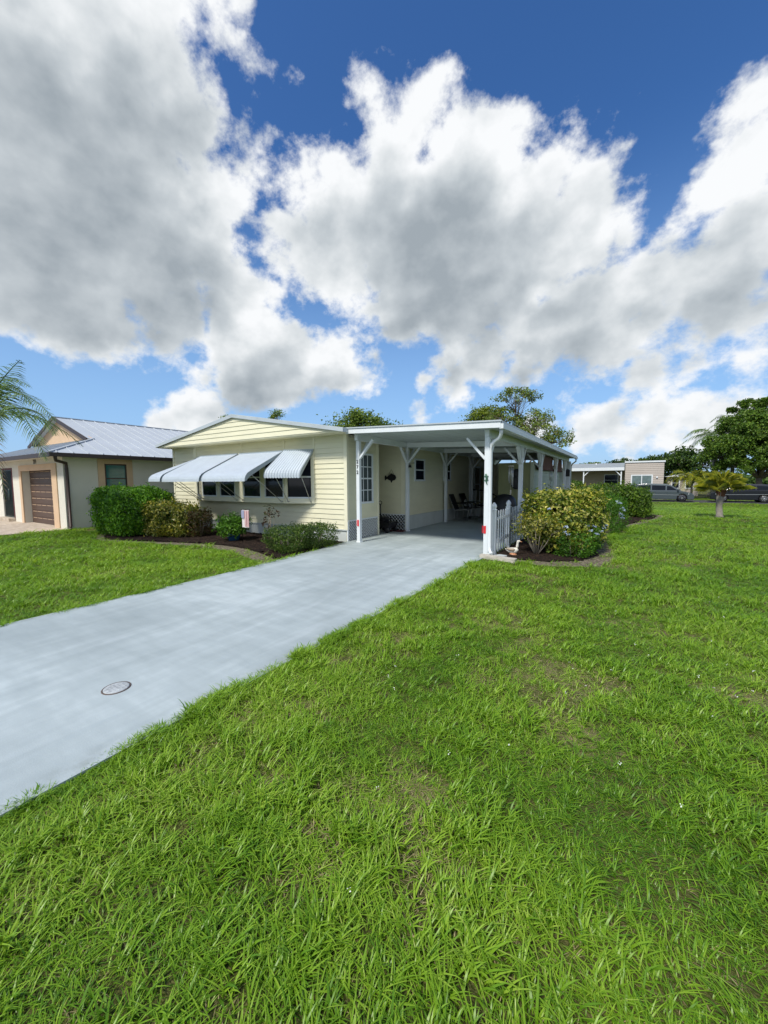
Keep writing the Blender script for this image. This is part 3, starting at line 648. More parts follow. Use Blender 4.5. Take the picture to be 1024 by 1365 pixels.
def chime(x, y, z, mt, lab, n=5, L=.36, s=1.0):
    t = thing('wind_chime', lab, 'wind chime', (x, y, z), 'wind chimes hanging in the carport')
    MB().tube([(x, y, z+.22*s), (x, y, z)], .004, 5).build('cord', M_['black'], t)
    MB().lathe((x, y, z), [(.004, .0), (.06*s, -.01), (.065*s, -.03), (.004, -.032)], 16).build('top_disc', mt, t)
    for k in range(n):
        a = 2*math.pi*k/n; l = L*(1-.10*k)
        MB().tube([(x+.045*s*math.cos(a), y+.045*s*math.sin(a), z-.05), (x+.045*s*math.cos(a), y+.045*s*math.sin(a), z-.05-l)], .011*s, 7).build('chime_tube', M_['alu'] if mt is not M_['alu'] else mt, t)
    MB().tube([(x, y, z-.03), (x, y, z-.12-L)], .003, 4).tube([(x, y, z-.12-L), (x, y, z-.24-L)], .018*s, 6).build('clapper', mt, t)
chime(-2.5, 9.98, 1.88, M_['wood'], 'long pale wind chime beside the second right carport post', 5, .50, 1.1)
chime(-2.25, 14.4, 1.80, M_['alu'], 'dark wind chime hanging between the two bamboo shades', 4, .30, .9)
t = thing('hanging_lantern', 'black box lantern hanging near the rear carport corner', 'lantern', (-2.25, 18.35, 1.75))
MB().tube([(-2.22, 18.6, 2.2), (-2.22, 18.6, 1.98)], .006, 5).build('chain', M_['black'], t)
MB().box(-2.30, -2.14, 18.5, 18.7, 1.66, 1.92).prism([(-2.32, 18.48, 1.92), (-2.12, 18.48, 1.92), (-2.22, 18.48, 2.0)], (0, .24, 0)).build('lantern_case', M_['black'], t, .004)
# ---------------------------------------------------------------- entry steps, rail
t = thing('entry_steps', 'grey entry steps with a black handrail by the home side door', 'steps', (-5.2, 16.2, 0))
MB().box(-5.54, -4.75, 15.55, 17.0, .03, .40).build('landing', M_['skirt'], t, .006)
MB().box(-4.75, -4.45, 15.55, 17.0, .03, .22).build('step', M_['skirt'], t, .006)
MB().tube([(-5.50, 15.5, 1.13), (-4.80, 15.5, 1.08), (-4.42, 15.5, .86)], .022, 8).build('handrail', M_['black'], t)
for k in range(6):
    x = -5.45+.165*k; MB().bar((x, 15.5, .38 if x < -4.7 else .2), (x, 15.5, 1.10 if x < -4.78 else .93), .025).build('baluster', M_['white'], t)
MB().box(-4.44, -4.38, 15.47, 15.53, .03, .88).build('newel', M_['white'], t)
MB().box(-5.56, -5.50, 15.42, 15.50, .03, 2.4).build('trellis_post', M_['white'], t)
# ---------------------------------------------------------------- patio chairs and table
def patio_chair(loc, rz, lab):
    t = thing('patio_chair', lab, 'chair', loc, 'dark patio chairs by the wall', rz)
    # seat faces local +X
    MB().prism([(-.22, -.25, .40), (.26, -.25, .43), (.26, -.25, .45), (-.22, -.25, .42)], (0, .50, 0)).build('seat', M_['black'], t, local=True)
    MB().prism([(-.22, -.24, .41), (-.19, -.24, .40), (-.42, -.24, .98), (-.46, -.24, .97)], (0, .48, 0)).build('backrest', M_['black'], t, local=True)
    for s_ in (-1, 1):
        y = s_*.28
        MB().tube([(-.44, y, .95), (-.24, y, .40), (.25, y, .43), (.30, y, .40), (.22, y, .02), (-.25, y, .02), (-.20, y, .40)], .014, 7).build('frame', M_['alu'], t, local=True)
        MB().tube([(-.34, y, .64), (.18, y, .64), (.26, y, .60), (.27, y, .43)], .016, 7).build('armrest', M_['black'], t, local=True)
    return t
patio_chair((-5.12, 13.55, .025), 0.10, 'dark patio chair nearer the carport post')
patio_chair((-5.08, 14.45, .025), -.05, 'dark patio chair next to the round side table')
t = thing('side_table', 'small round dark side table between chair and steps', 'table', (-4.72, 14.75, .025))
MB().lathe((-4.72, 14.75, .52), [(.005, 0), (.24, 0), (.25, .012), (.25, .024), (.005, .026)], 24).build('tabletop', M_['black'], t)
for k in range(4):
    a = math.pi/4+k*math.pi/2
    MB().tube([(-4.72+.06*math.cos(a), 14.75+.06*math.sin(a), .52), (-4.72+.20*math.cos(a), 14.75+.20*math.sin(a), .03)], .013, 6).build('leg', M_['alu'], t)
t = thing('cushion', 'pale round cushion leaning on the dark patio chair', 'cushion', (-5.30, 14.42, .60))
MB().lathe((-5.33, 14.42, .62), [(.01, -.04), (.12, -.035), (.17, 0), (.12, .035), (.01, .04)], 20, 'x').build('cushion_pad', M_['skirt'], t)
# ---------------------------------------------------------------- dark cart with upright handle, mat
t = thing('garden_cart', 'black garden cart with upright loop handle in the alcove', 'cart', (-6.0, 9.35, .025))
MB().prism([(-6.13, 9.2, .16), (-5.66, 9.2, .16), (-5.58, 9.2, .33), (-6.2, 9.2, .33)], (0, .42, 0)).build('tub', M_['black'], t, .01)
MB().box(-6.12, -5.86, 9.24, 9.56, .332, .47).build('storage_box', M_['black'], t, .01)
MB().box(-5.93, -5.72, 9.26, 9.44, .40, .44).build('lid', M_['black'], t, .004)
for x in (-6.08, -5.72):
    for y in (9.19, 9.63): MB().lathe((x, y, .115), [(.02, -.022), (.085, -.022), (.09, -.01), (.09, .01), (.085, .022), (.02, .022)], 18, 'y').build('wheel', M_['black'], t)
MB().tube([(-5.96, 9.25, .42), (-5.95, 9.22, .84)], .016, 8).build('handle_shaft', M_['black'], t)
MB().tube([(-5.95+.05*math.cos(a), 9.22, .885+.05*math.sin(a)) for a in [k*math.pi/8 for k in range(17)]], .011, 6).tube([(-6.07, 9.22, .86), (-5.99, 9.22, .86)], .014, 6).build('handle_grip', M_['black'], t)
tag(MB().box(-5.95, -5.47, 9.60, 9.93, .026, .040).build('door_mat', M_['maroon'], origin=(-5.7, 9.75, .026)), 'dark red door mat lying beside the second left carport post', 'mat')
# covered grill
t = thing('covered_grill', 'black covered barbecue grill behind the picket fence', 'grill', (-3.0, 11.3, .025))
q = MB(); q.lathe((-3.0, 11.3, .0), [(.33, .12), (.37, .5), (.36, .78), (.31, .98), (.20, 1.08), (.02, 1.11)], 14, 'z', .8)
q.build('cover', M_['black'], t)
for sx_, sy_ in ((-1, -1), (1, -1), (1, 1), (-1, 1)): MB().box(-3.0+sx_*.22-.02, -3.0+sx_*.22+.02, 11.3+sy_*.18-.02, 11.3+sy_*.18+.02, .025, .14).build('leg', M_['alu'], t)
# hanging basket arm on 2nd left post
t = thing('bird_bell', 'small black bell on a wall bracket near the small side window', 'bell', (-5.4, 10.0, 2.0))
MB().tube([(-5.40, 9.92, 2.02), (-5.22, 9.92, 2.02)], .008, 6).build('bracket', M_['black'], t)
MB().lathe((-5.37, 9.92, 1.93), [(.05, -.04), (.04, .01), (.015, .05), (.005, .07)], 12).build('bell_body', M_['black'], t)
# ---------------------------------------------------------------- picket fence
fence = thing('picket_fence', 'short white picket fence with acorn post caps beside the carport', 'fence', (-2.14, 8.7, 0))
FX = -2.235; FP = [7.66, 8.78, 10.12, 11.45]
for y in FP:
    po = MB().box(FX-.05, FX+.05, y-.05, y+.05, .0, .90).build('post', M_['white'], fence, .006)
    MB().lathe((FX, y, .90), [(.062, 0), (.066, .018), (.045, .03), (.044, .045), (.058, .075), (.050, .11), (.028, .145), (.004, .165)], 16).build('post_cap', M_['white'], po)
for a, b in zip(FP[:-1], FP[1:]):
    for z, h in ((.245, .08), (.70, .06)):
        MB().box(FX+.018, FX+.048, a+.05, b-.05, z, z+h).build('rail', M_['white'], fence, .004)
    n = int(round((b-a-.1)/.165))
    for k in range(n):
        y = a+.05+(b-a-.1)*(k+.5)/n
        MB().box(FX+.049, FX+.064, y-.028, y+.028, .06, .86).prism([(FX+.049, y-.028, .86), (FX+.049, y+.028, .86), (FX+.049, y, .90)], (.015, 0, 0)).build('picket', M_['white'], fence)
# edging board and splash block, goose
tag(MB().prism([(-2.36, 7.16, 0), (-1.66, 7.02, 0), (-1.645, 7.14, 0), (-2.345, 7.28, 0)], (0, 0, .085)).build('edging_board', M_['wood'], bevel=.008, origin=(-2.0, 7.15, 0)), 'pale weathered timber edging board at the foot of the fence', 'edging')
q = MB(); q.prism([(-2.22, 7.30, 0), (-2.02, 7.26, 0), (-1.92, 7.52, 0), (-2.08, 7.56, 0)], (0, 0, .05)); q.prism([(-2.25, 7.26, .0), (-2.19, 7.26, 0), (-2.17, 7.50, 0), (-2.22, 7.50, 0)], (0, 0, .10))
tag(q.build('splash_block', M_['skirt'], bevel=.008, origin=(-2.1, 7.4, 0)), 'small pale splash block under the white downspout', 'splash block')
def goose():
    M_['goose'] = mat('goose_plaster', (0.62, 0.60, 0.52), .6, .1, 8, .2, 60, dirt=.3); M_['beak'] = mat('goose_beak', (0.42, .20, .10), .5)
    x, y = -1.88, 7.80
    t = thing('goose_statue', 'small white goose statue on the mulch by the picket fence', 'statue', (x, y, .02))
    # rings along the spine: tail, body, breast, neck, head - one continuous surface
    sp = [(-.155, .13, .006), (-.12, .115, .030), (-.07, .10, .052), (-.01, .098, .064), (.04, .11, .060), (.07, .145, .044), (.082, .19, .028), (.084, .235, .022), (.088, .27, .024), (.098, .295, .029), (.118, .303, .024), (.135, .298, .013)]
    MB().tube([(x+a, y, b) for a, b, r_ in sp], [r_ for a, b, r_ in sp], 14).build('body', M_['goose'], t)
    MB().tube([(x+.130, y, .297), (x+.150, y, .292), (x+.172, y, .286)], [.012, .009, .004], 8).build('beak', M_['beak'], t)
    for s_ in (-1, 1):
        MB().tube([(x-.13, y+s_*.030, .135), (x-.05, y+s_*.055, .125), (x+.02, y+s_*.058, .125), (x+.05, y+s_*.045, .13)], [.008, .026, .030, .010], 8).build('wing', mat('goose_wing', (.30, .24, .17), .6) if s_ < 0 else M_['goose'], t)
        MB().tube([(x, y+s_*.028, .06), (x, y+s_*.028, .015)], .011, 7).box(x-.015, x+.045, y+s_*.028-.016, y+s_*.028+.016, .005, .018).build('leg', M_['beak'], t)
    MB().lathe((x, y, .0), [(.075, .0), (.078, .03), (.055, .055), (.01, .058)], 14).build('base', M_['beak'], t)
goose()
# manhole cover in the driveway
t = thing('manhole_cover', 'small round grey access cover set in the driveway', 'manhole cover', (-3.05, 1.21, .025))
M_['brownrim'] = mat('rusty_rim', (.10,.075,.065), .8)
M_['cover'] = mat('cover_painted_metal', (0.42, 0.45, 0.46), .55, .25, 30, .8, 70, dirt=.6)
MB().lathe((-3.05, 1.21, .0), [(.080, .0255), (.080, .030), (.072, .032), (.01, .032)], 40).build('cover_plate', M_['cover'], t)
q = MB(); q.tube([(-3.05+.086*math.cos(a), 1.21+.086*math.sin(a), .0255) for a in [k*2*math.pi/40 for k in range(41)]], .005, 6, cap=False); q.build('rim', M_['brownrim'], t)
for k in range(5):
    for j in range(5):
        x_, y_ = -.048+.024*j+(.012 if k % 2 else 0), -.048+.024*k
        if math.hypot(x_, y_) < .062: MB().box(-3.05+x_-.006, -3.05+x_+.006, 1.21+y_-.006, 1.21+y_+.006, .0322, .0345).build('stud', M_['cover'], t)
# ---------------------------------------------------------------- neighbouring house on the left
M_['stucco'] = mat('cream_stucco', (0.64, 0.62, 0.54), .85, .05, 1.2, .25, 120, dirt=.08)
M_['tan'] = mat('tan_stucco_band', (0.60, 0.43, 0.28), .85, .06, 2, .25, 120)
M_['brown'] = mat('dark_brown_metal', (0.045, 0.028, 0.022), .45, .1, 3)
M_['garage'] = mat('brown_garage_door', (0.085, 0.052, 0.038), .55, .1, 3, .1, 40, stretch=(1, 1, 6))
M_['metalroof'] = mat('silver_metal_roof', (0.44, 0.48, 0.52), .5, .05, 1, metal=.0, dirt=.08)
M_['teal'] = mat('teal_tinted_glass', (0.015, 0.13, 0.13), .08, .2, 3, spec=.7)
M_['grille'] = mat('iron_door', (0.012, 0.03, 0.028), .4, .2, 6)
nh = thing('stucco_house', 'cream stucco house with a silver metal roof at the left edge', 'house', (-19.4, 10, 0))
NX, NY = -15.14, 4.92
w_ = MB()
w_.box(NX-.20, NX, NY, 16.5, 0, 2.42)                                     # east wall
w_.build('wall', M_['stucco'], nh)
w_ = MB(); w_.box(-15.90, NX-.201, NY+.001, NY+.50, 0, 2.415); w_.box(-20.05, -19.01, NY+.001, NY+.50, 0, 2.415)
w_.box(-19.01, -15.90, NY+.001, NY+.50, 2.02, 2.414); w_.box(-21.4, -20.05, NY+.001, NY+.5, 2.08, 2.414); w_.box(-24.0, -21.4, NY+.001, NY+.5, 0, 2.415)
w_.build('front_wall', M_['stucco'], nh)
MB().box(-24.0, -15.35, 12.0, 16.4, 0, 2.4).build('rear_wing', M_['stucco'], nh)
q = MB(); q.box(-16.08, -15.66, NY-.03, NY+.003, 0, 2.14); q.box(-19.22, -19.0, NY-.03, NY+.003, 0, 2.14); q.box(-19.0, -16.08, NY-.03, NY+.003, 1.93, 2.14); q.box(-16.08, -15.9, NY+.003, NY+.3, 0, 2.02)
q.build('garage_surround', M_['tan'], nh, .006)
gd = MB()
for k in range(8): gd.box(-19.0, -16.09, NY+.22, NY+.25, .02+k*.242, .02+k*.242+.235)
gdo = gd.build('garage_door', M_['garage'], nh, .006)
for k in range(8):
    for j in range(6):
        MB().box(-18.90+j*.48, -18.50+j*.48, NY+.214, NY+.220, .20+k*.242, .212+k*.242).build('panel_groove', M_['tan'], gdo)
MB().box(-19.0, -16.09, NY+.26, NY+.47, 0, 2.05).build('garage_backing', M_['brown'], nh)
door = MB().box(-21.38, -20.14, NY+.04, NY+.08, .14, 2.04).build('entry_door', M_['grille'], nh)
MB().box(-20.14, -20.06, NY-.01, NY+.10, .14, 2.08).build('door_frame', M_['maroon'], door)
MB().box(-21.38, -20.14, NY-.01, NY+.10, 2.02, 2.08).build('door_frame', M_['maroon'], door)
for k in range(9): MB().bar((-21.28+.13*k, NY+.025, .2), (-21.28+.13*k, NY+.025, 1.98), .016).build('grille_bar', M_['black'], door)
MB().lathe((-20.75, NY+.02, 1.05), [(.01, 0), (.10, 0), (.10, .02)], 16, 'y', 2.4).build('grille_scroll', M_['grille'], door)
MB().box(-21.5, -20.07, NY-.2, NY+.30, .016, .14).build('entry_step', M_['paver'], nh, .01)
MB().box(-21.38, -20.06, NY+.10, NY+.5, 0, 2.1).build('entry_backing', M_['darkvoid'], nh)
text_mesh('271', .20, M_['brown'], nh, 'house_number', Matrix.Translation((-17.55, NY-.008, 2.235)) @ FACE_Y)
# east window with tan band
q = MB(); y0, y1, z0, z1 = 6.10, 6.70, 1.05, 2.10
q.box(NX+.001, NX+.035, y0-.24, y0-.04, .72, 2.30); q.box(NX+.001, NX+.035, y1+.04, y1+.24, .72, 2.30); q.box(NX+.001, NX+.035, y0-.04, y1+.04, z1+.04, 2.30); q.box(NX+.001, NX+.035, y0-.04, y1+.04, .72, z0-.04)
q.build('window_surround', M_['tan'], nh, .006)
wn = MB(); wn.box(NX, NX+.03, y0-.04, y0, z0-.04, z1+.04); wn.box(NX, NX+.03, y1, y1+.04, z0-.04, z1+.04); wn.box(NX, NX+.03, y0, y1, z1, z1+.04); wn.box(NX, NX+.03, y0, y1, z0-.04, z0); wn.box(NX, NX+.026, y0, y1, 1.62, 1.655)
wn = wn.build('window', M_['brown'], nh)
MB().box(NX-.01, NX+.015, y0+.002, y1-.002, z0+.002, z1-.002).build('pane', M_['teal'], wn)
# roof: hip skirt, Dutch gable, ridge running back
EX0, EX1, EY, EZ = -24.16, -14.64, 4.45, 2.42; k_ = .353; RXm = -19.40; GYn = 6.35
zb = EZ+k_*(GYn-EY); xr = EX1-(GYn-EY); xl = EX0+(GYn-EY); RZ = EZ+k_*(EX1-RXm); BYN = 17.0
rf = MB()
rf.add([(EX1, EY, EZ), (EX1, BYN, EZ), (RXm, BYN, RZ), (RXm, GYn-.25, RZ), (xr, GYn-.25, zb), (xr, GYn, zb)], [(0, 1, 2, 3, 4, 5)])
rf.add([(EX0, EY, EZ), (xl, GYn, zb), (xl, GYn-.25, zb), (RXm, GYn-.25, RZ), (RXm, BYN, RZ), (EX0, BYN, EZ)], [(0, 1, 2, 3, 4, 5)])
rf.add([(EX0, EY, EZ), (EX1, EY, EZ), (xr, GYn, zb), (xl, GYn, zb)], [(0, 1, 2, 3)])
roofn = rf.build('roof', M_['metalroof'], nh)
q = MB(); y = EY+.2
while y < BYN:                                        # standing seams on the east slope
    xt = max(RXm, EX1-(y-EY)) if y < GYn else RXm
    if GYn-.25 < y < GYn: xt = xr
    q.bar((EX1, y, EZ+.012), (xt+.01, y, EZ+.012+k_*(EX1-xt-.01)), .022, .035); y += .405
x = EX0+.3
while x < EX1:
    d = min(GYn-EY, EX1-x, x-EX0); q.bar((x, EY, EZ+.012), (x, EY+d, EZ+.012+k_*d), .022, .035); x += .405
q.bar((EX1, EY, EZ+.02), (xr, GYn, zb+.02), .06, .03); q.bar((RXm, GYn-.25, RZ+.02), (RXm, BYN, RZ+.02), .09, .03)
q.build('standing_seams', M_['metalroof'], roofn)
MB().prism([(xr-.02, GYn-.05, zb+.01), (RXm, GYn-.05, RZ-.02), (xl+.02, GYn-.05, zb+.01)], (0, .04, 0)).build('gable', M_['tan'], nh)
q = MB(); q.bar((xr+.12, GYn-.27, zb-.06), (RXm, GYn-.27, RZ-.03), .04, .13); q.bar((xl-.12, GYn-.27, zb-.06), (RXm, GYn-.27, RZ-.03), .04, .13); q.build('gable_trim', M_['brown'], roofn)
q = MB(); q.box(EX0, EX1+.02, EY-.03, EY, EZ-.14, EZ+.0); q.box(EX1, EX1+.10, EY-.03, BYN, EZ-.13, EZ-.01); q.build('gutter', M_['brown'], roofn, .004)
MB().box(EX0+.02, EX1-.01, EY+.01, BYN, EZ-.10, EZ-.06).build('soffit', M_['stucco'], nh)
MB().tube([(EX1+.03, EY+.12, EZ-.1), (EX1-.02, EY+.15, EZ-.24), (NX+.07, NY+.06, EZ-.30), (NX+.06, NY+.07, EZ-.45), (NX+.06, NY+.07, .10), (NX+.14, NY+.02, .05), (NX+.45, NY-.05, .04)], .048, 10).build('downspout', M_['brown'], nh)
q = MB().box(NX+.0, NX+.09, 5.52, 5.66, .80, 1.05); q.tube([(NX+.04, 5.6, .8), (NX+.04, 5.6, 0)], .018, 8); q.tube([(NX+.04, 5.6, 1.0), (NX+.04, 5.6, 1.12)], .03, 8)
q.build('meter_box', M_['alu'], nh, .006)

# ================================================================ vegetation
def leafmat(name, cols, trans=0.3, rough=0.45, spec=0.35, tint=False):
    m = bpy.data.materials.new(name); m.use_nodes = True; t = NT(m.node_tree); b = m.node_tree.nodes['Principled BSDF']; out = m.node_tree.nodes['Material Output']
    g = t.node('ShaderNodeNewGeometry')
    n = len(cols); c = t.ramp(g.outputs['Random Per Island'], [(i/(n-1), c_) for i, c_ in enumerate(cols)])
    co = t.node('ShaderNodeTexCoord').outputs['Object']
    c = t.mix(t.maprange(t.noise(co, 2.2, 3, .6), .35, .65), t.mix(1.0, c, (0.72, .76, .8), 'MULTIPLY'), t.mix(1.0, c, (1.25, 1.2, 1.0), 'MULTIPLY'))
    t.put(b.inputs['Base Color'], c); b.inputs['Roughness'].default_value = rough; b.inputs['Specular IOR Level'].default_value = spec
    tr = t.node('ShaderNodeBsdfTranslucent'); t.put(tr.inputs[0], t.mix(1.0, c, (1.3, 1.35, .6), 'MULTIPLY'))
    ms = t.node('ShaderNodeMixShader'); ms.inputs[0].default_value = trans
    t.l.new(b.outputs[0], ms.inputs[1]); t.l.new(tr.outputs[0], ms.inputs[2]); t.l.new(ms.outputs[0], out.inputs[0])
    return m
L_ = {}
L_['hedge'] = leafmat('hedge_leaves', [(.025, .085, .006), (.06, .18, .010), (.11, .27, .014), (.18, .36, .02)])
L_['croton'] = leafmat('variegated_leaves', [(.03, .07, .010), (.09, .13, .015), (.20, .22, .025), (.45, .40, .07), (.06, .10, .012), (.58, .52, .20)])
L_['crotonY'] = leafmat('yellow_green_leaves', [(.035, .085, .010), (.09, .15, .015), (.24, .28, .03), (.50, .47, .09), (.07, .12, .012), (.18, .24, .02), (.62, .56, .22)])
L_['small'] = leafmat('small_glossy_leaves', [(.022, .055, .010), (.045, .10, .014), (.08, .15, .02), (.14, .19, .04)])
L_['deep'] = leafmat('deep_green_leaves', [(.03, .075, .008), (.06, .13, .012), (.10, .19, .016), (.17, .25, .03)])
L_['plumb'] = leafmat('light_green_leaves', [(.04, .12, .012), (.07, .18, .015), (.11, .24, .02)])
L_['blue'] = leafmat('pale_blue_petals', [(.32, .42, .78), (.45, .55, .85), (.62, .70, .90)], .2)
L_['ti'] = leafmat('red_purple_leaves', [(.06, .008, .014), (.12, .012, .02), (.035, .02, .012)])
L_['bronze'] = leafmat('bronze_leaves', [(.05, .03, .015), (.09, .045, .02), (.06, .09, .02), (.10, .06, .03)])
L_['tree'] = leafmat('tree_leaves', [(.06, .11, .015), (.11, .18, .025), (.17, .25, .04), (.26, .32, .07)])
L_['treeY'] = leafmat('yellowish_tree_leaves', [(.10, .15, .015), (.16, .22, .02), (.22, .27, .03)])
L_['treeD'] = leafmat('dark_tree_leaves', [(.018, .045, .008), (.035, .08, .012), (.06, .12, .018), (.09, .15, .02)])
L_['treeR'] = leafmat('sparse_tree_leaves', [(.09, .15, .03), (.16, .24, .05), (.24, .32, .08), (.22, .17, .08)])
L_['palm'] = leafmat('palm_leaflets', [(.05, .11, .03), (.09, .17, .045), (.15, .24, .07), (.21, .28, .08)])
L_['palmY'] = leafmat('yellow_palm_leaves', [(.16, .20, .015), (.26, .28, .02), (.38, .36, .04), (.12, .17, .015)])
L_['dead'] = leafmat('dead_palm_leaflets', [(.20, .13, .07), (.28, .20, .12), (.13, .09, .05)], .15)
M_['bark'] = mat('grey_brown_bark', (.16, .13, .10), .9, .25, 8, .8, 30, dirt=.3)
M_['stem'] = mat('pale_stems', (.30, .26, .20), .85, .2, 8)
M_['palmbark'] = mat('palm_trunk', (.22, .20, .17), .9, .25, 10, .9, 40, dirt=.3)
def leaves(P, N, size, asp=0.5, fold=0.25, r=rng, jitter=0.7):
    """leaf-shaped faces at points P, facing roughly N; returns V, F (two triangles a leaf)"""
    n = len(P); N = N/np.maximum(np.linalg.norm(N, axis=1, keepdims=True), 1e-6)
    N = N+r.normal(0, jitter, (n, 3)); N /= np.linalg.norm(N, axis=1, keepdims=True)
    A = np.cross(N, r.normal(0, 1, (n, 3))); A /= np.linalg.norm(A, axis=1, keepdims=True); B = np.cross(N, A)
    s_ = (size*r.uniform(.6, 1.25, n))[:, None]
    p0 = P; p1 = P+A*s_*.45+B*s_*asp*.5+N*s_*fold*.4; p2 = P+A*s_-N*s_*.15; p3 = P+A*s_*.45-B*s_*asp*.5+N*s_*fold*.4
    V = np.stack([p0, p1, p2, p3], 1).reshape(-1, 3); i = np.arange(n)*4
    F = np.concatenate([np.stack([i, i+1, i+2], 1), np.stack([i, i+2, i+3], 1)])
    return V, F
def bumpy(D, seed, k=9, amp=.16):
    rr = np.random.default_rng(seed); C = rr.normal(0, 1, (k, 3)); C /= np.linalg.norm(C, axis=1, keepdims=True)
    return 1+amp*(np.max(D@C.T, axis=1)-.72)*3
def shell_points(n, c, rad, seed, inner=.62, zmin=0.04, box=0.0):
    rr = np.random.default_rng(seed); D = rr.normal(0, 1, (n, 3)); D /= np.linalg.norm(D, axis=1, keepdims=True)
    if box: D = np.sign(D)*np.abs(D)**(1-box); D /= np.max(np.abs(D), axis=1, keepdims=True)**box
    q = bumpy(D/np.linalg.norm(D, axis=1, keepdims=True), seed+1)*(inner+(1-inner)*rr.uniform(0, 1, n)**.55)
    P = np.array(c)+D*q[:, None]*np.array(rad); k = P[:, 2] > zmin
    return P[k], (D/np.array(rad))[k]
def sprigs(P, N, k, L, spread, seed):
    """grow short leafy sprigs from shell points for a ragged outline"""
    rr = np.random.default_rng(seed); N = N/np.linalg.norm(N, axis=1, keepdims=True); D = N+rr.normal(0, .45, N.shape); D[:, 2] += .35; D /= np.linalg.norm(D, axis=1, keepdims=True)
    t = rr.uniform(0, 1, (len(P), k)); Q = P[:, None]+D[:, None]*(t*L)[..., None]+rr.normal(0, spread, (len(P), k, 3))
    return Q.reshape(-1, 3), np.repeat(D, k, 0)
def bush(name, lab, blobs, n, size, lm, group=None, asp=.5, stems=10, sprig=0, box=.25, inner=.6, cat='shrub', parts=None, base=None, jitter=.7, zstem=.5):
    c0 = np.array(blobs[0][0]); z0 = gz(c0[0], c0[1]); loc = Vector((c0[0], c0[1], z0)) if base is None else Vector(base)
    t = thing(name, lab, cat, loc, group)
    Ps, Ns = [], []
    vol = [b[1][0]*b[1][1]*b[1][2] for b in blobs]
    for i, (c, rad) in enumerate(blobs):
        P, N = shell_points(int(n*vol[i]**.67/sum(v**.67 for v in vol)), c, rad, 11*i+int(abs(c0[0])*10), inner, z0+.04, box); Ps.append(P); Ns.append(N)
    P = np.concatenate(Ps); N = np.concatenate(Ns)
    if sprig:
        k = rng.choice(len(P), sprig); Q, NQ = sprigs(P[k], N[k], 6, size*1.9, size*.35, 3); P = np.concatenate([P, Q]); N = np.concatenate([N, NQ])
    V, F = leaves(P, N, size, asp, jitter=jitter)
    fast_mesh('foliage', V-np.array(loc), F, lm, t)
    sb = MB()
    for i in range(stems):
        a = 2*math.pi*i/stems+random.random(); c, rad = blobs[i % len(blobs)]; b0 = Vector((c[0]+.10*math.cos(a), c[1]+.10*math.sin(a), z0))
        top = Vector((c[0]+rad[0]*.75*math.cos(a)*random.uniform(.5, 1), c[1]+rad[1]*.75*math.sin(a)*random.uniform(.5, 1), z0+(c[2]-z0)*2*zstem+rad[2]*.3))
        mid = b0.lerp(top, .45)+Vector((random.uniform(-.05, .05), random.uniform(-.05, .05), .04))
        sb.tube([b0, mid, top], [.014, .010, .004], 5)
    if stems: sb.build('stems', M_['stem'], t)
    return t
bush('hedge_shrub', 'large bright green clipped shrub near the stucco house', [((-12.15, 5.40, .70), (.95, .70, .68)), ((-12.7, 5.75, .66), (.72, .7, .66)), ((-11.75, 5.75, .64), (.62, .6, .64))], 34000, .066, L_['hedge'], asp=.6, sprig=700, inner=.72)
bush('croton_shrub', 'yellow variegated shrub in front of the left wall end of the cream home', [((-10.85, 5.75, .49), (.60, .46, .45)), ((-10.35, 5.98, .45), (.42, .42, .41))], 8500, .085, L_['croton'], asp=.5, sprig=260, stems=14)
bush('bronze_shrub', 'dark reddish shrub beside the yellow variegated shrub', [((-9.95, 6.15, .36), (.30, .32, .36))], 1900, .060, L_['bronze'], sprig=60, stems=8)
pt = thing('potted_plant', 'leafy green plant in a blue pot on the mulch', 'potted plant', (-8.42, 6.15, 0))
M_['bluepot'] = mat('blue_glazed_pot', (.015, .06, .13), .25, .2, 6, spec=.6)
MB().lathe((-8.42, 6.15, 0), [(.10, .01), (.13, .02), (.165, .15), (.17, .20), (.155, .205), (.15, .18), (.01, .175)], 24).build('pot', M_['bluepot'], pt)
P, N = shell_points(1500, (-8.42, 6.15, .36), (.36, .34, .25), 61, .4, .16); Q, NQ = sprigs(P[:120], N[:120], 7, .16, .03, 5)
V, F = leaves(np.concatenate([P, Q]), np.concatenate([N, NQ]), .085, .5); fast_mesh('foliage', V-np.array([-8.42, 6.15, 0]), F, L_['plumb'], pt)
def twiggy(name, lab, base, tips, lm, size, nl, spread, cat='plant', group=None):
    t = thing(name, lab, cat, base, group); sb = MB(); P = []
    for tp in tips:
        b = Vector(base); e = Vector(tp); m_ = b.lerp(e, .5)+Vector((random.uniform(-.04, .04), random.uniform(-.04, .04), .02)); sb.tube([b, m_, e], [.009, .006, .003], 5)
        P.append(np.array(e)+rng.normal(0, spread, (nl, 3)))
    P = np.concatenate(P); V, F = leaves(P, P-np.array(base)+rng.normal(0, .1, P.shape), size, .38)
    fast_mesh('foliage', V-np.array(base), F, lm, t); sb.build('stems', M_['stem'], t); return t
twiggy('young_bronze_plant', 'spindly bronze-leaved plant behind the low shrub', (-7.35, 6.45, 0), [(-7.30, 6.4, .80), (-7.18, 6.42, .72), (-7.5, 6.45, .66), (-7.40, 6.4, .74), (-7.25, 6.35, .36), (-7.55, 6.4, .50)], L_['bronze'], .105, 15, .055)
bush('low_shrub', 'low dark green small-leaved shrub at the driveway edge', [((-6.08, 5.85, .28), (.40, .50, .27)), ((-5.98, 6.50, .27), (.36, .52, .26))], 10500, .036, L_['small'], asp=.6, sprig=520, stems=12, inner=.55)
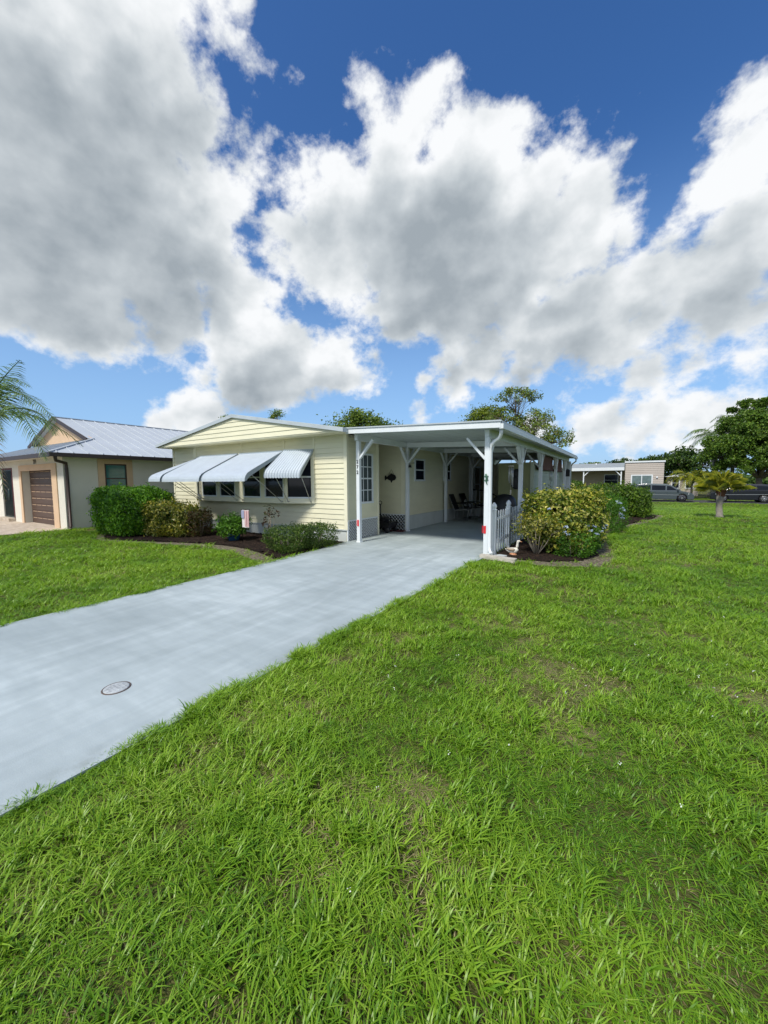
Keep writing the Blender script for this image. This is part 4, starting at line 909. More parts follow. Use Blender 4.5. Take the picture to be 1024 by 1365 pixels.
def ti(name, lab, base, h, lm, n=26, L=.42, group=None):
    t = thing(name, lab, 'plant', base, group); V = []; F = []
    for i in range(n):
        a = i*2.4; el = .25+1.1*random.random(); z = base[2]+h*(.45+.5*random.random()); d = np.array([math.cos(a)*math.cos(el), math.sin(a)*math.cos(el), math.sin(el)]); s_ = np.array([-math.sin(a), math.cos(a), 0])*.035
        p = np.array([base[0], base[1], z]); q = p+d*L*.55; e = p+d*L+np.array([0, 0, -.10]); b = len(V)
        V += [p, q+s_, e, q-s_]; F += [(b, b+1, b+2), (b, b+2, b+3)]
    fast_mesh('foliage', np.array(V)-np.array(base), F, lm, t)
    sb = MB()
    for k in range(3): sb.tube([(base[0]+.05*k-.05, base[1], base[2]), (base[0]+.06*k-.06, base[1]+.02, base[2]+h*.8)], .014, 6)
    sb.build('stems', M_['stem'], t); return t
ti('red_ti_plant', 'spiky dark red plant to the left of the big green shrub', (-14.35, 6.15, 0), .85, L_['ti'])
ti('red_ti_plant', 'spiky dark red plant at the left corner of the cream home', (-13.55, 7.25, 0), .95, L_['ti'])
# garden flag
t = thing('garden_flag', 'small faded striped garden flag on a thin black stand', 'flag', (-7.78, 6.02, 0))
MB().tube([(-7.90, 6.02, 0), (-7.90, 6.02, .84), (-7.60, 6.02, .84)], .007, 6).build('stand', M_['black'], t)
M_['flagred'] = mat('faded_red_cloth', (.62, .34, .34), .8); M_['flagwhite'] = mat('faded_white_cloth', (.72, .68, .68), .8); M_['flagblue'] = mat('faded_blue_cloth', (.28, .30, .42), .8)
fx0, fx1, z1 = -7.88, -7.62, .82
def cloth(a, b, za, zb, m, nm, parent):
    q = MB(); n = 8
    V = []; 
    for i in range(n+1):
        x = a+(b-a)*i/n; y = 6.01+.012*math.sin((x-fx0)*38)
        V += [(x, y, za), (x, y, zb), (x, y+.004, zb), (x, y+.004, za)]
    F = [(4*i+j, 4*(i+1)+j, 4*(i+1)+(j+1) % 4, 4*i+(j+1) % 4) for i in range(n) for j in range(4)]
    return q.add(V, F).build(nm, m, parent)
fl_ = cloth(fx0, fx1, z1-.42, z1, M_['flagwhite'], 'flag_cloth', t)
for k in range(4):
    x = fx0+.115+.042*k
    q = MB(); q.prism([(x, 5.993, z1-.40), (x+.020, 5.993, z1-.40), (x+.020, 5.993, z1-.005), (x, 5.993, z1-.005)], (0, .004, 0)); q.build('stripe', M_['flagred'], fl_)
MB().box(fx0, fx0+.10, 5.990, 5.995, z1-.19, z1-.005).build('canton', M_['flagblue'], fl_)
# right bed
bush('croton_shrub', 'large yellow-green variegated shrub beside the picket fence', [((-1.22, 8.85, .80), (.46, .50, .44)), ((-.90, 9.35, .80), (.50, .66, .46)), ((-1.05, 8.50, .46), (.48, .40, .34)), ((-.95, 10.6, .82), (.45, .75, .42)), ((-1.60, 8.85, .86), (.30, .34, .34)), ((-.72, 8.75, .60), (.34, .34, .36)), ((-1.45, 9.3, 1.05), (.22, .25, .22)), ((-.7, 9.6, 1.0), (.28, .3, .24))], 17000, .085, L_['crotonY'], asp=.55, sprig=800, stems=22, inner=.5, zstem=.45)
t = thing('bare_stem_shrub', 'twiggy shrub with bare pale stems behind the goose statue', 'shrub', (-1.50, 8.15, 0))
sb = MB(); tips = []
for i in range(15):
    a = i*2.4; e = Vector((-1.50+.40*math.cos(a)*random.uniform(.4, 1), 8.2+.34*math.sin(a)*random.uniform(.4, 1), random.uniform(.40, .66)))
    b = Vector((-1.50+.03*math.cos(a), 8.15+.03*math.sin(a), 0)); m_ = b.lerp(e, .5)+Vector((0, 0, -.03)); sb.tube([b, m_, e], [.012, .009, .004], 5); tips.append(e)
    for j in range(2):
        f = e+Vector((random.uniform(-.12, .12), random.uniform(-.12, .12), random.uniform(.02, .16))); sb.tube([m_.lerp(e, .6), f], [.005, .002], 4); tips.append(f)
sb.build('stems', M_['stem'], t)
P = np.concatenate([np.array(e)+rng.normal(0, .08, (44, 3)) for e in tips]); V, F = leaves(P, P-np.array([-1.5, 8.2, .3]), .058, .55); fast_mesh('foliage', V-np.array([-1.5, 8.15, 0]), F, L_['croton'], t)
def flowers(parent, cs, r0, n=26):
    V = []; F = []
    for (x, y, z) in cs:
        h = MB(); D = rng.normal(0, 1, (n, 3)); D /= np.linalg.norm(D, axis=1, keepdims=True); D[:, 2] = np.abs(D[:, 2])*.8
        P = np.array([x, y, z])+D*r0*rng.uniform(.5, 1, (n, 1)); v, f = leaves(P, D, .024, .9, .1, jitter=.35)
        fast_mesh('flower_head', v-np.array(root_of(parent).location), f, L_['blue'], parent)
pl = bush('plumbago_shrub', 'light green shrub with pale blue flowers at the mulch bed edge', [((-.72, 8.75, .32), (.34, .42, .30)), ((-.85, 8.25, .24), (.32, .30, .24))], 4200, .048, L_['plumb'], sprig=160, stems=8)
flowers(pl, [(-.50, 8.5, .58), (-.44, 8.9, .58), (-.40, 8.65, .48), (-.62, 8.42, .60), (-.56, 8.32, .52), (-.46, 8.42, .45), (-.95, 8.0, .60), (-.98, 8.02, .50), (-.92, 7.98, .47), (-.38, 8.95, .62), (-.34, 9.05, .56), (-.36, 8.8, .54), (-1.30, 8.25, .92), (-.75, 8.6, .88)], .05)
pl = bush('plumbago_shrub', 'green shrub with blue flowers between the yellow and the dark shrub', [((-.50, 12.6, .55), (.42, .60, .52)), ((-.35, 13.6, .5), (.4, .5, .48))], 3600, .055, L_['plumb'], sprig=160, stems=8)
flowers(pl, [(-.14, 12.3, .85), (-.10, 12.5, .70), (-.12, 12.4, .55), (-.08, 12.65, .42), (-.2, 12.1, .9), (-.05, 12.9, .62), (-.10, 12.9, .48)], .07)
bush('dark_green_shrub', 'round dark green shrub at the far end of the right bed', [((-.55, 18.6, .62), (.95, .85, .68)), ((.10, 18.7, .55), (.72, .8, .58)), ((-1.1, 17.2, .55), (.6, .7, .6))], 20000, .09, L_['deep'], asp=.55, sprig=650, stems=8)
bush('dark_green_shrub', 'dark shrub growing under the carport of the house behind', [((-5.0, 49.3, .45), (1.0, .8, 1.1)), ((-6.2, 49.3, .3), (1.0, .8, .9))], 2600, .22, L_['deep'], stems=4)
# ---------------------------------------------------------------- trees
def tree(name, lab, base, blobs, n, size, lm, trunk_r=.22, group=None, twigs=60, clump=0.45, cat='tree', asp=.55, inner=.3):
    t = thing(name, lab, cat, base, group); b = Vector(base); z0 = b.z
    cz = sum(c[2] for c, r_ in blobs)/len(blobs); cx = sum(c[0] for c, r_ in blobs)/len(blobs); cy = sum(c[1] for c, r_ in blobs)/len(blobs)
    fork = Vector((b.x*.8+cx*.2, b.y*.8+cy*.2, z0+(cz-z0)*.38))
    sb = MB(); sb.tube([b, b.lerp(fork, .5)+Vector((trunk_r*.3, 0, 0)), fork], [trunk_r, trunk_r*.8, trunk_r*.7], 10)
    ends = []; rr = np.random.default_rng(int(abs(base[0])*7+len(blobs)))
    for i, (c, rad) in enumerate(blobs):
        c = Vector(c); m_ = fork.lerp(c, .5)+Vector((rr.normal(0, .2), rr.normal(0, .2), .15*rad[2])); sb.tube([fork, m_, c], [trunk_r*.5, trunk_r*.34, trunk_r*.2], 7)
        for k in range(max(3, int(twigs*(rad[0]*rad[1]*rad[2])**.67/sum((q[0]*q[1]*q[2])**.67 for _, q in blobs)))):
            D = rr.normal(0, 1, 3); D /= np.linalg.norm(D); D[2] = abs(D[2])*.9-.25; e = c+Vector([D[j]*rad[j]*rr.uniform(.6, 1.02) for j in range(3)])
            s_ = m_.lerp(c, rr.uniform(.2, 1)); sb.tube([s_, s_.lerp(e, .5)+Vector((rr.normal(0, .1), rr.normal(0, .1), .1)), e], [trunk_r*.13, trunk_r*.08, trunk_r*.03], 4); ends.append((np.array(e), min(rad)*clump))
    sb.build('trunk', M_['bark'], t)
    per = int(n/len(ends)); P = np.concatenate([e+np.clip(rr.normal(0, 1, (per, 3)), -1.5, 1.5)*np.array([s_, s_, s_*.6])*rr.uniform(.45, 1.1) for e, s_ in ends])
    C0 = np.array([cx, cy, cz]); N = P-C0; N[:, 2] += 1
    V, F = leaves(P, N, size, asp, r=rr); fast_mesh('crown', V-np.array(base), F, lm, t)
    return t
tree('shade_tree', 'broad leafy tree rising behind the cream home roof', (-25.0, 35, -.5), [((-25.6, 35, 6.8), (3.0, 3, 2.6)), ((-22.4, 35.5, 6.3), (2.4, 2.6, 1.9)), ((-28.2, 34.5, 6.2), (2.3, 2.5, 1.7)), ((-24.2, 34, 8.0), (1.8, 1.8, 1.4))], 11000, .30, L_['tree'], .3, twigs=120)
tree('slim_tree', 'sparse airy tree with bare twigs behind the carport roof', (-7.6, 34, -.5), [((-8.3, 34, 8.4), (1.9, 1.6, 1.4)), ((-9.4, 34, 6.9), (1.6, 1.6, 1.3)), ((-6.6, 34, 6.0), (2.0, 1.6, 2.0)), ((-5.2, 34, 4.6), (1.7, 1.6, 1.6)), ((-8.2, 34, 5.2), (1.8, 1.5, 1.4))], 8200, .19, L_['treeR'], .17, twigs=230, clump=.19)
tree('small_tree', 'small rounded tree to the left of the airy tree', (-11.6, 35, -.5), [((-11.2, 35, 7.2), (1.5, 1.4, 1.4)), ((-10.7, 35, 6.2), (1.5, 1.3, 1.0))], 4500, .22, L_['treeY'], .15, twigs=60, clump=.36)
def ridge_tip(x, z, lab):
    tree('distant_tree', lab, (x, 40, -.6), [((x, 40, z-1.0), (.95, .9, 1.0)), ((x-1.0, 40, z-1.5), (.8, .8, .8))], 700, .26, L_['tree'], .14, twigs=24, clump=.4, group='tree tops peeking over the roofs')
ridge_tip(-55.2, 12.5, 'thin tree top peeking over the apex of the cream home'); ridge_tip(-43.6, 12.2, 'tree top peeking over the right roof slope of the cream home')
ridge_tip(-69.3, 11.0, 'tree top peeking between the stucco house roof and the cream home')

# ---------------------------------------------------------------- palms
def frond(parent, pts, L, n, lm, name='frond', droop=.35, w=.03, off=(0, 0, 0), stem=None):
    """a feather frond: rachis along a curve, leaflets on both sides, as one part (rachis sub-part)"""
    c0, c1, c2 = [np.array(p, float) for p in pts]; V = []; F = []
    for i in range(n):
        t = .12+.88*i/(n-1); p = (1-t)**2*c0+2*t*(1-t)*c1+t*t*c2; d = 2*(1-t)*(c1-c0)+2*t*(c2-c1); d /= np.linalg.norm(d)
        side = np.cross(d, [0, 0, 1]); side /= max(np.linalg.norm(side), .2); up = np.cross(side, d)
        l = L*math.sin(math.pi*min(1, .12+.88*t)**.8)**.6*(1 if t < .85 else 1.0)+.06
        for s_ in (-1, 1):
            dirv = side*s_*(.9-.35*t)+d*(.35+.6*t)+up*random.uniform(-.15, .45)-np.array([0, 0, droop*random.uniform(.5, 1.3)]); dirv /= np.linalg.norm(dirv)
            m_ = p+dirv*l*.5; e = p+dirv*l*.95-np.array([0, 0, l*droop*.6]); q = d*w*.5
            b = len(V); V += [p-q*.6, p+q*.6, m_+q, e, m_-q]; F += [(b, b+1, b+2), (b, b+2, b+4), (b+4, b+2, b+3)]
    o = fast_mesh(name, np.array(V)-np.array(off), F, lm, parent)
    sb = MB(); sb.tube([tuple((1-t)**2*c0+2*t*(1-t)*c1+t*t*c2) for t in [k/7 for k in range(8)]], [.022*(1-.11*k) for k in range(8)], 5); sb.build('rachis', stem or L_['palm'], o)
    return o
def feather_palm(name, lab, base, top, reach, n, L, lm, r0=.15, droop=.35, nl=34, extra=None, group=None, w=.03, rise=.45):
    t = thing(name, lab, 'palm tree', base, group); b = Vector(base); tp = Vector(top)
    MB().tube([b, b+Vector((0, 0, .15)), b.lerp(tp, .5), tp], [r0*1.3, r0*1.05, r0*.9, r0*.8], 12).build('trunk', M_['palmbark'], t)
    for i in range(n):
        a = i*2.39996+.3; el = (.9-1.15*(i/n)); rc = reach*random.uniform(.85, 1.1)
        c1 = tp+Vector((math.cos(a)*rc*.45, math.sin(a)*rc*.45, rc*(rise*.6+.55*max(el, -.1))))
        c2 = tp+Vector((math.cos(a)*rc, math.sin(a)*rc, rc*(el*.55-.35)))
        frond(t, (tp, c1, c2), L, nl, lm, droop=droop, off=base, w=w)
    for e in (extra or []): frond(t, *e, off=base, w=w)
    return t
C = (-13.4, 2.7, 3.0)
feather_palm('feather_palm', 'tall feathery palm reaching in from the left edge', (-13.6, 2.55, 0), C, 2.2, 5, .42, L_['palm'], .13, nl=36, w=.032, extra=[
    ((C, (-12.3, 2.75, 4.35), (-10.15, 2.85, 3.42)), .50, 46, L_['palm']), ((C, (-11.9, 2.8, 3.75), (-10.4, 2.8, 3.95)), .45, 34, L_['palm']),
    ((C, (-11.0, 2.8, 3.95), (-9.55, 2.85, 1.95)), .55, 58, L_['palm']), ((C, (-11.8, 2.5, 3.5), (-10.6, 2.5, 2.35)), .50, 50, L_['palm']), ((C, (-11.5, 2.9, 4.1), (-9.75, 3.1, 2.75)), .50, 50, L_['palm']), ((C, (-11.3, 3.3, 3.6), (-10.1, 3.2, 2.5)), .50, 46, L_['palm']),
    ((C, (-11.6, 2.6, 2.95), (-11.15, 2.6, 1.15)), .30, 26, L_['dead'])])
def fan_palm(name, lab, base, h, R_, n, lm):
    t = thing(name, lab, 'palm tree', base); b = Vector(base); tp = b+Vector((0, 0, h))
    MB().tube([b, b+Vector((0, 0, .10)), b+Vector((-.03, 0, h*.5)), tp], [.17, .11, .10, .13], 12).build('trunk', M_['palmbark'], t)
    boots = MB()
    for i in range(14):
        a = i*2.4; boots.bar(tp+Vector((math.cos(a)*.08, math.sin(a)*.08, -.25)), tp+Vector((math.cos(a)*.17, math.sin(a)*.17, .10)), .05, .02)
    boots.build('leaf_bases', M_['maroon2'], t)
    for i in range(n):
        a = i*2.39996; el = R(78-70*(i/n)); d = Vector((math.cos(a)*math.cos(el), math.sin(a)*math.cos(el), math.sin(el))); Lp = R_*.50
        c = tp+d*Lp+Vector((0, 0, .02)); sb = MB().tube([tp, tp+d*Lp*.5+Vector((0, 0, .03)), c], [.014, .011, .009], 5); V = []; F = []
        side = d.cross(Vector((0, 0, 1))); side = side.normalized() if side.length > .1 else Vector((1, 0, 0)); up = side.cross(d)
        for k in range(17):
            th = R(-105+210*k/16); dr = (d*math.cos(th)+side*math.sin(th)); l = R_*.62*(1-.25*abs(th)/2); q = (side*math.cos(th)-d*math.sin(th))*.016
            m_ = c+dr*l*.55+up*.03; e = c+dr*l*.95+Vector((0, 0, -l*.28)); b_ = len(V)
            V += [c, m_+q, e, m_-q]; F += [(b_, b_+1, b_+2), (b_, b_+2, b_+3)]
        f = fast_mesh('fan_leaf', np.array([tuple(v) for v in V])-np.array(base), F, lm, t); sb.build('petiole', L_['palmY'], f)
    return t
M_['maroon2'] = mat('brown_leaf_bases', (.12, .05, .03), .9, .3, 8)
fan_palm('fan_palm', 'small yellow-green fan palm with a short grey trunk on the lawn', (3.12, 19.8, gz(3, 19.8)), 1.0, 1.0, 15, L_['palmY'])
# ---------------------------------------------------------------- house behind the street
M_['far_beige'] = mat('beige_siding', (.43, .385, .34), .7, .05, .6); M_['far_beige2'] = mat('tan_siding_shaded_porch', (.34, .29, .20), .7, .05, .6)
M_['far_roof'] = mat('grey_shingles', (.27, .30, .31), .85, .15, 2)
fh = thing('beige_house', 'beige single-storey house with a white carport across the street', 'house', (-1, 53, -.65))
def lapbox(x0, x1, y0, y1, z0, z1, m, nm):
    q = MB().box(x0, x1, y0, y1, z0, z1); laps(q, (x0, y0-.001, 0), (1, 0, 0), (0, -1, 0), z0, z1-.02, lambda z: (0, x1-x0), step=.2, out=.03); return q.build(nm, m, fh)
M_['paleglass'] = mat('pale_curtained_glass', (.12, .17, .17), .2, .2, 3)
M_['carglass'] = mat('tinted_car_glass', (.008, .01, .012), .12, .1, 2, spec=.2)
FY = 52.0
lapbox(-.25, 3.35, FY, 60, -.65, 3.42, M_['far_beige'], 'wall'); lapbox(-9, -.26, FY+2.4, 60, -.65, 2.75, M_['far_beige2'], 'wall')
MB().box(-.32, 3.45, FY-.10, 60.1, 3.43, 3.60).build('flat_roof', M_['white'], fh)
MB().prism([(-9.5, FY-.3, 2.90), (-9.5, FY+5, 3.62), (-9.5, FY+9, 2.9)], (9.17, 0, 0)).build('roof', M_['far_roof'], fh)
MB().box(-9.5, -.33, FY-.34, FY-.3, 2.58, 2.92).build('fascia', M_['white'], fh, .01); MB().box(-9.5, -.33, FY-.29, FY+2.3, 2.60, 2.66).build('soffit', M_['white'], fh)
for x in (-8.2, -4.45, -.62):
    p = MB().box(x-.06, x+.06, FY-.2, FY-.08, -.65, 2.59).build('post', M_['white'], fh)
    MB().bar((x, FY-.14, 1.95), (x+(.6 if x < -1 else -.6), FY-.14, 2.58), .05, .09).build('brace', M_['white'], p)
window(fh, .45, 2.25, .25, 1.95, FY-.03, 'y', cols=1, fw=.12, glass='paleglass', double=False)
MB().box(1.31, 1.39, FY-.09, FY-.03, .25, 1.95).build('mullion', M_['white'], fh)
window(fh, -2.35, -1.0, .85, 2.1, FY+2.38, 'y', fw=.08)
q = MB().lathe((2.75, FY-.06, 1.75), [(.02, -.08), (.09, -.06), (.10, 0), (.05, .05)], 12, 'y'); q.build('wall_lamp', M_['white'], fh)
MB().tube([(-3.3, FY+2.0, 3.2), (-3.3, FY+2.0, 3.55)], .06, 8).build('roof_vent', M_['white'], fh)
# more distant homes between the trees
def far_home(x, y, wd, lab, col, zr=2.7):
    t = thing('distant_house', lab, 'house', (x, y, -.7), 'distant houses beyond the street')
    MB().box(x, x+wd, y, y+7, -.7, zr-.3).build('wall', col, t)
    MB().prism([(x-.4, y-.5, zr-.32), (x+wd/2, y-.5, zr+.1), (x+wd+.4, y-.5, zr-.32)], (0, 8, 0)).build('roof', M_['white'], t)
    for k in range(2):
        xx = x+wd*(.15+.45*k); window(t, xx, xx+wd*.22, .4, 1.7, y-.01, 'y', fw=.1)
    return t
M_['far_white'] = mat('white_far_wall', (.62, .64, .64), .7, .05, 1)
far_home(4.6, 64, 3.2, 'distant tan house with a low white roof right of the beige house', M_['far_beige'], 2.2)
far_home(16.2, 58, 4.2, 'distant white building behind the dark car', M_['far_white'], 2.5)
far_home(21.2, 58, 6.0, 'distant white building at the right edge behind the dark car', M_['far_white'], 2.6)
# ---------------------------------------------------------------- cars
M_['tyre'] = mat('tyre_rubber', (.015, .015, .016), .85); M_['rim'] = mat('alloy_rim', (.45, .46, .48), .3, .05, 3, metal=.8)
M_['lamp'] = mat('headlamp_glass', (.55, .58, .60), .1, spec=.8); M_['tail'] = mat('tail_lamp', (.35, .01, .01), .2)
def carpaint(name, c): return mat(name, c, .35, .03, 2, metal=.2, coat=.35)
def car(name, lab, x, y, z, L, W, H, belt, low, cab, wins, arches, paint, face=1):
    """x forward; low = side outline of the lower body, cab = outline of the cabin (x, z) from front base over the roof to rear base"""
    t = thing(name, lab, 'car', (x, y, z), None, 0 if face > 0 else math.pi)
    wr = .345
    outl = list(low)
    # underside with wheel arches
    bot = []
    for ax in sorted(arches):
        bot += [(ax-.40, .20)]+[(ax+.40*math.cos(a), .345+.40*math.sin(a)) for a in [math.pi-k*math.pi/8 for k in range(9)]]+[(ax+.40, .20)]
    outl += bot
    hw = W/2
    b = MB().prism([(px, -hw, pz) for px, pz in outl], (0, W, 0)).build('body', paint, t, .05, local=True, seg=3)
    inset = .17; n = len(cab); zt = max(p[1] for p in cab)
    def yy(pz): return hw-.03-inset*max(0, (pz-belt)/(zt-belt))
    vs = [(px, -yy(pz), pz) for px, pz in cab]+[(px, yy(pz), pz) for px, pz in cab]
    cb = MB().add(vs, [tuple(range(n)), tuple(range(2*n-1, n-1, -1))]+[(i, i+n, (i+1) % n+n, (i+1) % n) for i in range(n)]).build('cabin', paint, t, .04, local=True, seg=3)
    for w_ in wins:
        for s_ in (-1, 1):
            MB().prism([(px, s_*(yy(pz)+.004), pz) for px, pz in w_], (0, s_*.008, 0)).build('side_window', M_['carglass'], cb, local=True)
    # windscreen and rear window
    for (a, c_) in ((cab[0], cab[1]), (cab[-1], cab[-2])):
        sgn = 1 if a[0] > 0 else -1
        f0, f1 = .10, .92; pa = (a[0]+(c_[0]-a[0])*f0, a[1]+(c_[1]-a[1])*f0); pb = (a[0]+(c_[0]-a[0])*f1, a[1]+(c_[1]-a[1])*f1)
        d = .012
        MB().add([(pa[0]+sgn*d, -yy(pa[1])+.08, pa[1]+d), (pa[0]+sgn*d, yy(pa[1])-.08, pa[1]+d), (pb[0]+sgn*d, yy(pb[1])-.08, pb[1]+d), (pb[0]+sgn*d, -yy(pb[1])+.08, pb[1]+d)], [(0, 1, 2, 3)]).build('windscreen' if sgn > 0 else 'rear_window', M_['glass'], cb, local=True)
    for ax in arches:
        for s_ in (-1, 1):
            yc = s_*(hw-.12)
            wh = MB().lathe((ax, yc, wr), [(.20, -.11), (.31, -.11), (wr, -.08), (wr, .08), (.31, .11), (.20, .11)], 28, 'y').build('wheel', M_['tyre'], t, local=True)
            r_ = MB(); r_.lathe((ax, yc+s_*.10, wr), [(.235, -.02*1), (.225, .015), (.20, .0), (.195, -.02)], 28, 'y')
            for k in range(7):
                a = k*2*math.pi/7; r_.bar((ax+.04*math.cos(a), yc+s_*.112, wr+.04*math.sin(a)), (ax+.21*math.cos(a), yc+s_*.108, wr+.21*math.sin(a)), .045, .02, up=(0, 1, 0))
            r_.lathe((ax, yc+s_*.11, wr), [(.005, -.01), (.055, -.01), (.055, .012), (.005, .015)], 14, 'y')
            r_.build('rim', M_['rim'], wh, local=True)
            MB().lathe((ax, yc*.98, wr), [(.01, -.06), (.38, -.06), (.385, .04), (.01, .04)], 24, 'y').build('wheel_well', M_['black'], t, local=True)
    fx = max(p[0] for p in low); rx = min(p[0] for p in low)
    for s_ in (-1, 1):
        MB().prism([(fx-.50, s_*(hw-.012), .70), (fx-.10, s_*(hw-.10), .64), (fx-.08, s_*(hw-.12), .72), (fx-.45, s_*(hw-.02), .80)], (0, s_*.03, .0)).build('headlight', M_['lamp'], b, local=True)
        MB().box(rx-.012, rx+.30, s_*(hw-.22) if s_ < 0 else hw-.22, (s_*hw-.008) if s_ < 0 else hw+.008, .85, 1.02).build('tail_light', M_['tail'], b, local=True)
        mx = cab[0][0]-.42
        MB().box(mx, mx+.16, s_*(hw+.02) if s_ > 0 else -(hw+.20), s_*(hw+.02) if s_ < 0 else hw+.20, belt+.02, belt+.16).build('mirror', paint, cb, .03, local=True)
        for hx in (.35, -.65):
            MB().box(hx, hx+.16, (hw-.005) if s_ > 0 else -hw-.02, (hw+.02) if s_ > 0 else -hw+.005, belt-.14, belt-.11).build('door_handle', paint, b, local=True)
        q = MB(); q.bar((-1.75, s_*(hw+.004), belt-.36), (1.5, s_*(hw+.004), belt-.42), .015, .035); q.build('door_trim', M_['rim'], b, local=True)
    MB().box(fx-.03, fx+.01, -.55, .55, .38, .60).build('grille', M_['black'], b, local=True)
    return t
van_low = [(2.52, .20), (2.56, .45), (2.50, .68), (2.25, .86), (1.55, 1.02), (-2.40, 1.06), (-2.52, .95), (-2.56, .45), (-2.50, .20)]
van_cab = [(1.62, 1.00), (.72, 1.58), (.35, 1.70), (-1.2, 1.74), (-2.20, 1.66), (-2.48, 1.04)]
van_w = [[(1.22, 1.10), (.72, 1.46), (.42, 1.52), (.40, 1.10)], [(.30, 1.10), (.30, 1.53), (-.80, 1.57), (-.80, 1.10)], [(-.90, 1.10), (-.90, 1.57), (-1.95, 1.53), (-2.25, 1.12)]]
car('minivan', 'grey minivan parked along the street in front of the beige house', 2.9, 47.6, -.62, 5.1, 1.98, 1.74, 1.04, van_low, van_cab, van_w, (1.62, -1.46), carpaint('steel_blue_grey_paint', (.060, .078, .088)))
suv_low = [(2.38, .24), (2.42, .50), (2.36, .80), (2.10, .95), (1.35, 1.06), (-2.20, 1.12), (-2.38, 1.0), (-2.40, .45), (-2.34, .24)]
suv_cab = [(1.42, 1.05), (.62, 1.55), (.25, 1.66), (-1.2, 1.68), (-1.95, 1.60), (-2.30, 1.10)]
suv_w = [[(1.00, 1.15), (.60, 1.44), (.32, 1.50), (.30, 1.15)], [(.20, 1.15), (.20, 1.50), (-.75, 1.52), (-.75, 1.15)], [(-.85, 1.15), (-.85, 1.52), (-1.65, 1.47), (-2.0, 1.17)]]
car('dark_suv', 'dark navy SUV parked at the right edge behind the small palm', 9.15, 48.6, -.62, 4.8, 1.92, 1.68, 1.10, suv_low, suv_cab, suv_w, (1.48, -1.38), carpaint('near_black_paint', (.008, .010, .016)), face=-1)
# ---------------------------------------------------------------- trees beyond the street, right side
g0 = -.7
L_['treeM'] = leafmat('mid_tree_leaves', [(.04, .09, .010), (.075, .155, .018), (.125, .22, .028), (.20, .29, .045)])
tree('broadleaf_tree', 'huge dense dark tree filling the right edge', (11.6, 55, g0), [((10.8, 55, 7.2), (2.6, 3.0, 2.2)), ((13.6, 55, 6.9), (3.2, 3.4, 2.7)), ((9.3, 54.5, 4.9), (2.3, 2.6, 1.7)), ((12.2, 53.8, 4.6), (3.0, 2.4, 2.0)), ((15.5, 54, 4.9), (3.2, 3.0, 2.4)), ((8.3, 54.8, 3.9), (1.9, 2, 1.4)), ((10.4, 56, 9.1), (1.5, 1.8, 1.0)), ((9.4, 53.6, 2.8), (2.1, 1.8, 1.4)), ((8.0, 54, 5.6), (1.3, 1.2, .9)), ((12.3, 55, 9.2), (1.6, 1.6, .9)), ((11.8, 53.4, 2.9), (2.0, 1.8, 1.4)), ((16.6, 53.4, 3.0), (2.2, 1.8, 1.5)), ((12.0, 54.4, 6.0), (3.4, 2.6, 1.8))], 80000, .25, L_['treeM'], .35, twigs=420, clump=.27)
tree('broadleaf_tree', 'lighter green tree low in front of the huge dark tree', (14.6, 53, g0), [((13.6, 52.6, 3.1), (1.5, 1.4, .9)), ((15.4, 52.6, 3.0), (1.5, 1.4, .9)), ((14.4, 52.4, 2.2), (.8, .8, .5))], 6000, .26, L_['deep'], .16, twigs=60, clump=.42)
feather_palm('feather_palm', 'feathery palm with arching fronds left of the huge dark tree', (8.3, 57, g0), (8.2, 57, 6.2), 3.1, 15, .75, L_['palm'], .18, nl=30, w=.07, droop=.4)
feather_palm('feather_palm', 'second feathery palm top rising through the dark tree', (10.0, 58, g0), (10.0, 58, 7.9), 2.4, 12, .7, L_['palm'], .18, nl=24, w=.07, droop=.4)
feather_palm('clumping_palm', 'bushy yellow-green clumping palm right of the beige house', (6.2, 55.5, g0), (6.2, 55.5, .9), 3.0, 22, .62, L_['palmY'], .12, nl=24, w=.09, droop=.25, rise=1.2)
feather_palm('clumping_palm', 'green clumping palm between the two parked cars', (7.9, 55.2, g0), (7.9, 55.2, .8), 2.9, 20, .62, L_['treeYp'] if 'treeYp' in L_ else L_['treeY'], .12, nl=24, w=.09, droop=.25, rise=1.2)
for i, (x, y, z, rr_, m_, lab) in enumerate([
    (4.7, 68, 4.4, 1.9, 'treeD', 'dark tree just right of the beige house roof'), (7.2, 66, 5.0, 2.1, 'treeD', 'dark tree behind the yellow-green palms'),
    (-5.6, 80, 4.3, 1.5, 'tree', 'tiny tree top above the left part of the beige house roof'), (-1.2, 82, 4.6, 1.7, 'treeD', 'tiny tree top over the middle of the beige house'),
    (1.6, 84, 4.7, 1.6, 'tree', 'tiny tree top over the flat roof of the beige house'), (4.0, 86, 4.9, 1.8, 'treeD', 'tiny tree top over the right end of the beige house')]):
    tree('background_tree', lab, (x, y, g0), [((x-.7*rr_, y, z-.5*rr_), (rr_, rr_, rr_*.8)), ((x+.7*rr_, y, z-.6*rr_), (rr_, rr_, rr_*.75)), ((x, y, z-.1*rr_), (rr_*.8, rr_*.8, rr_*.7)), ((x, y, z-1.6*rr_), (rr_*1.2, rr_, rr_*.9))], 3600, .40, L_[m_], .2, twigs=50, clump=.45, group='background trees beyond the street')
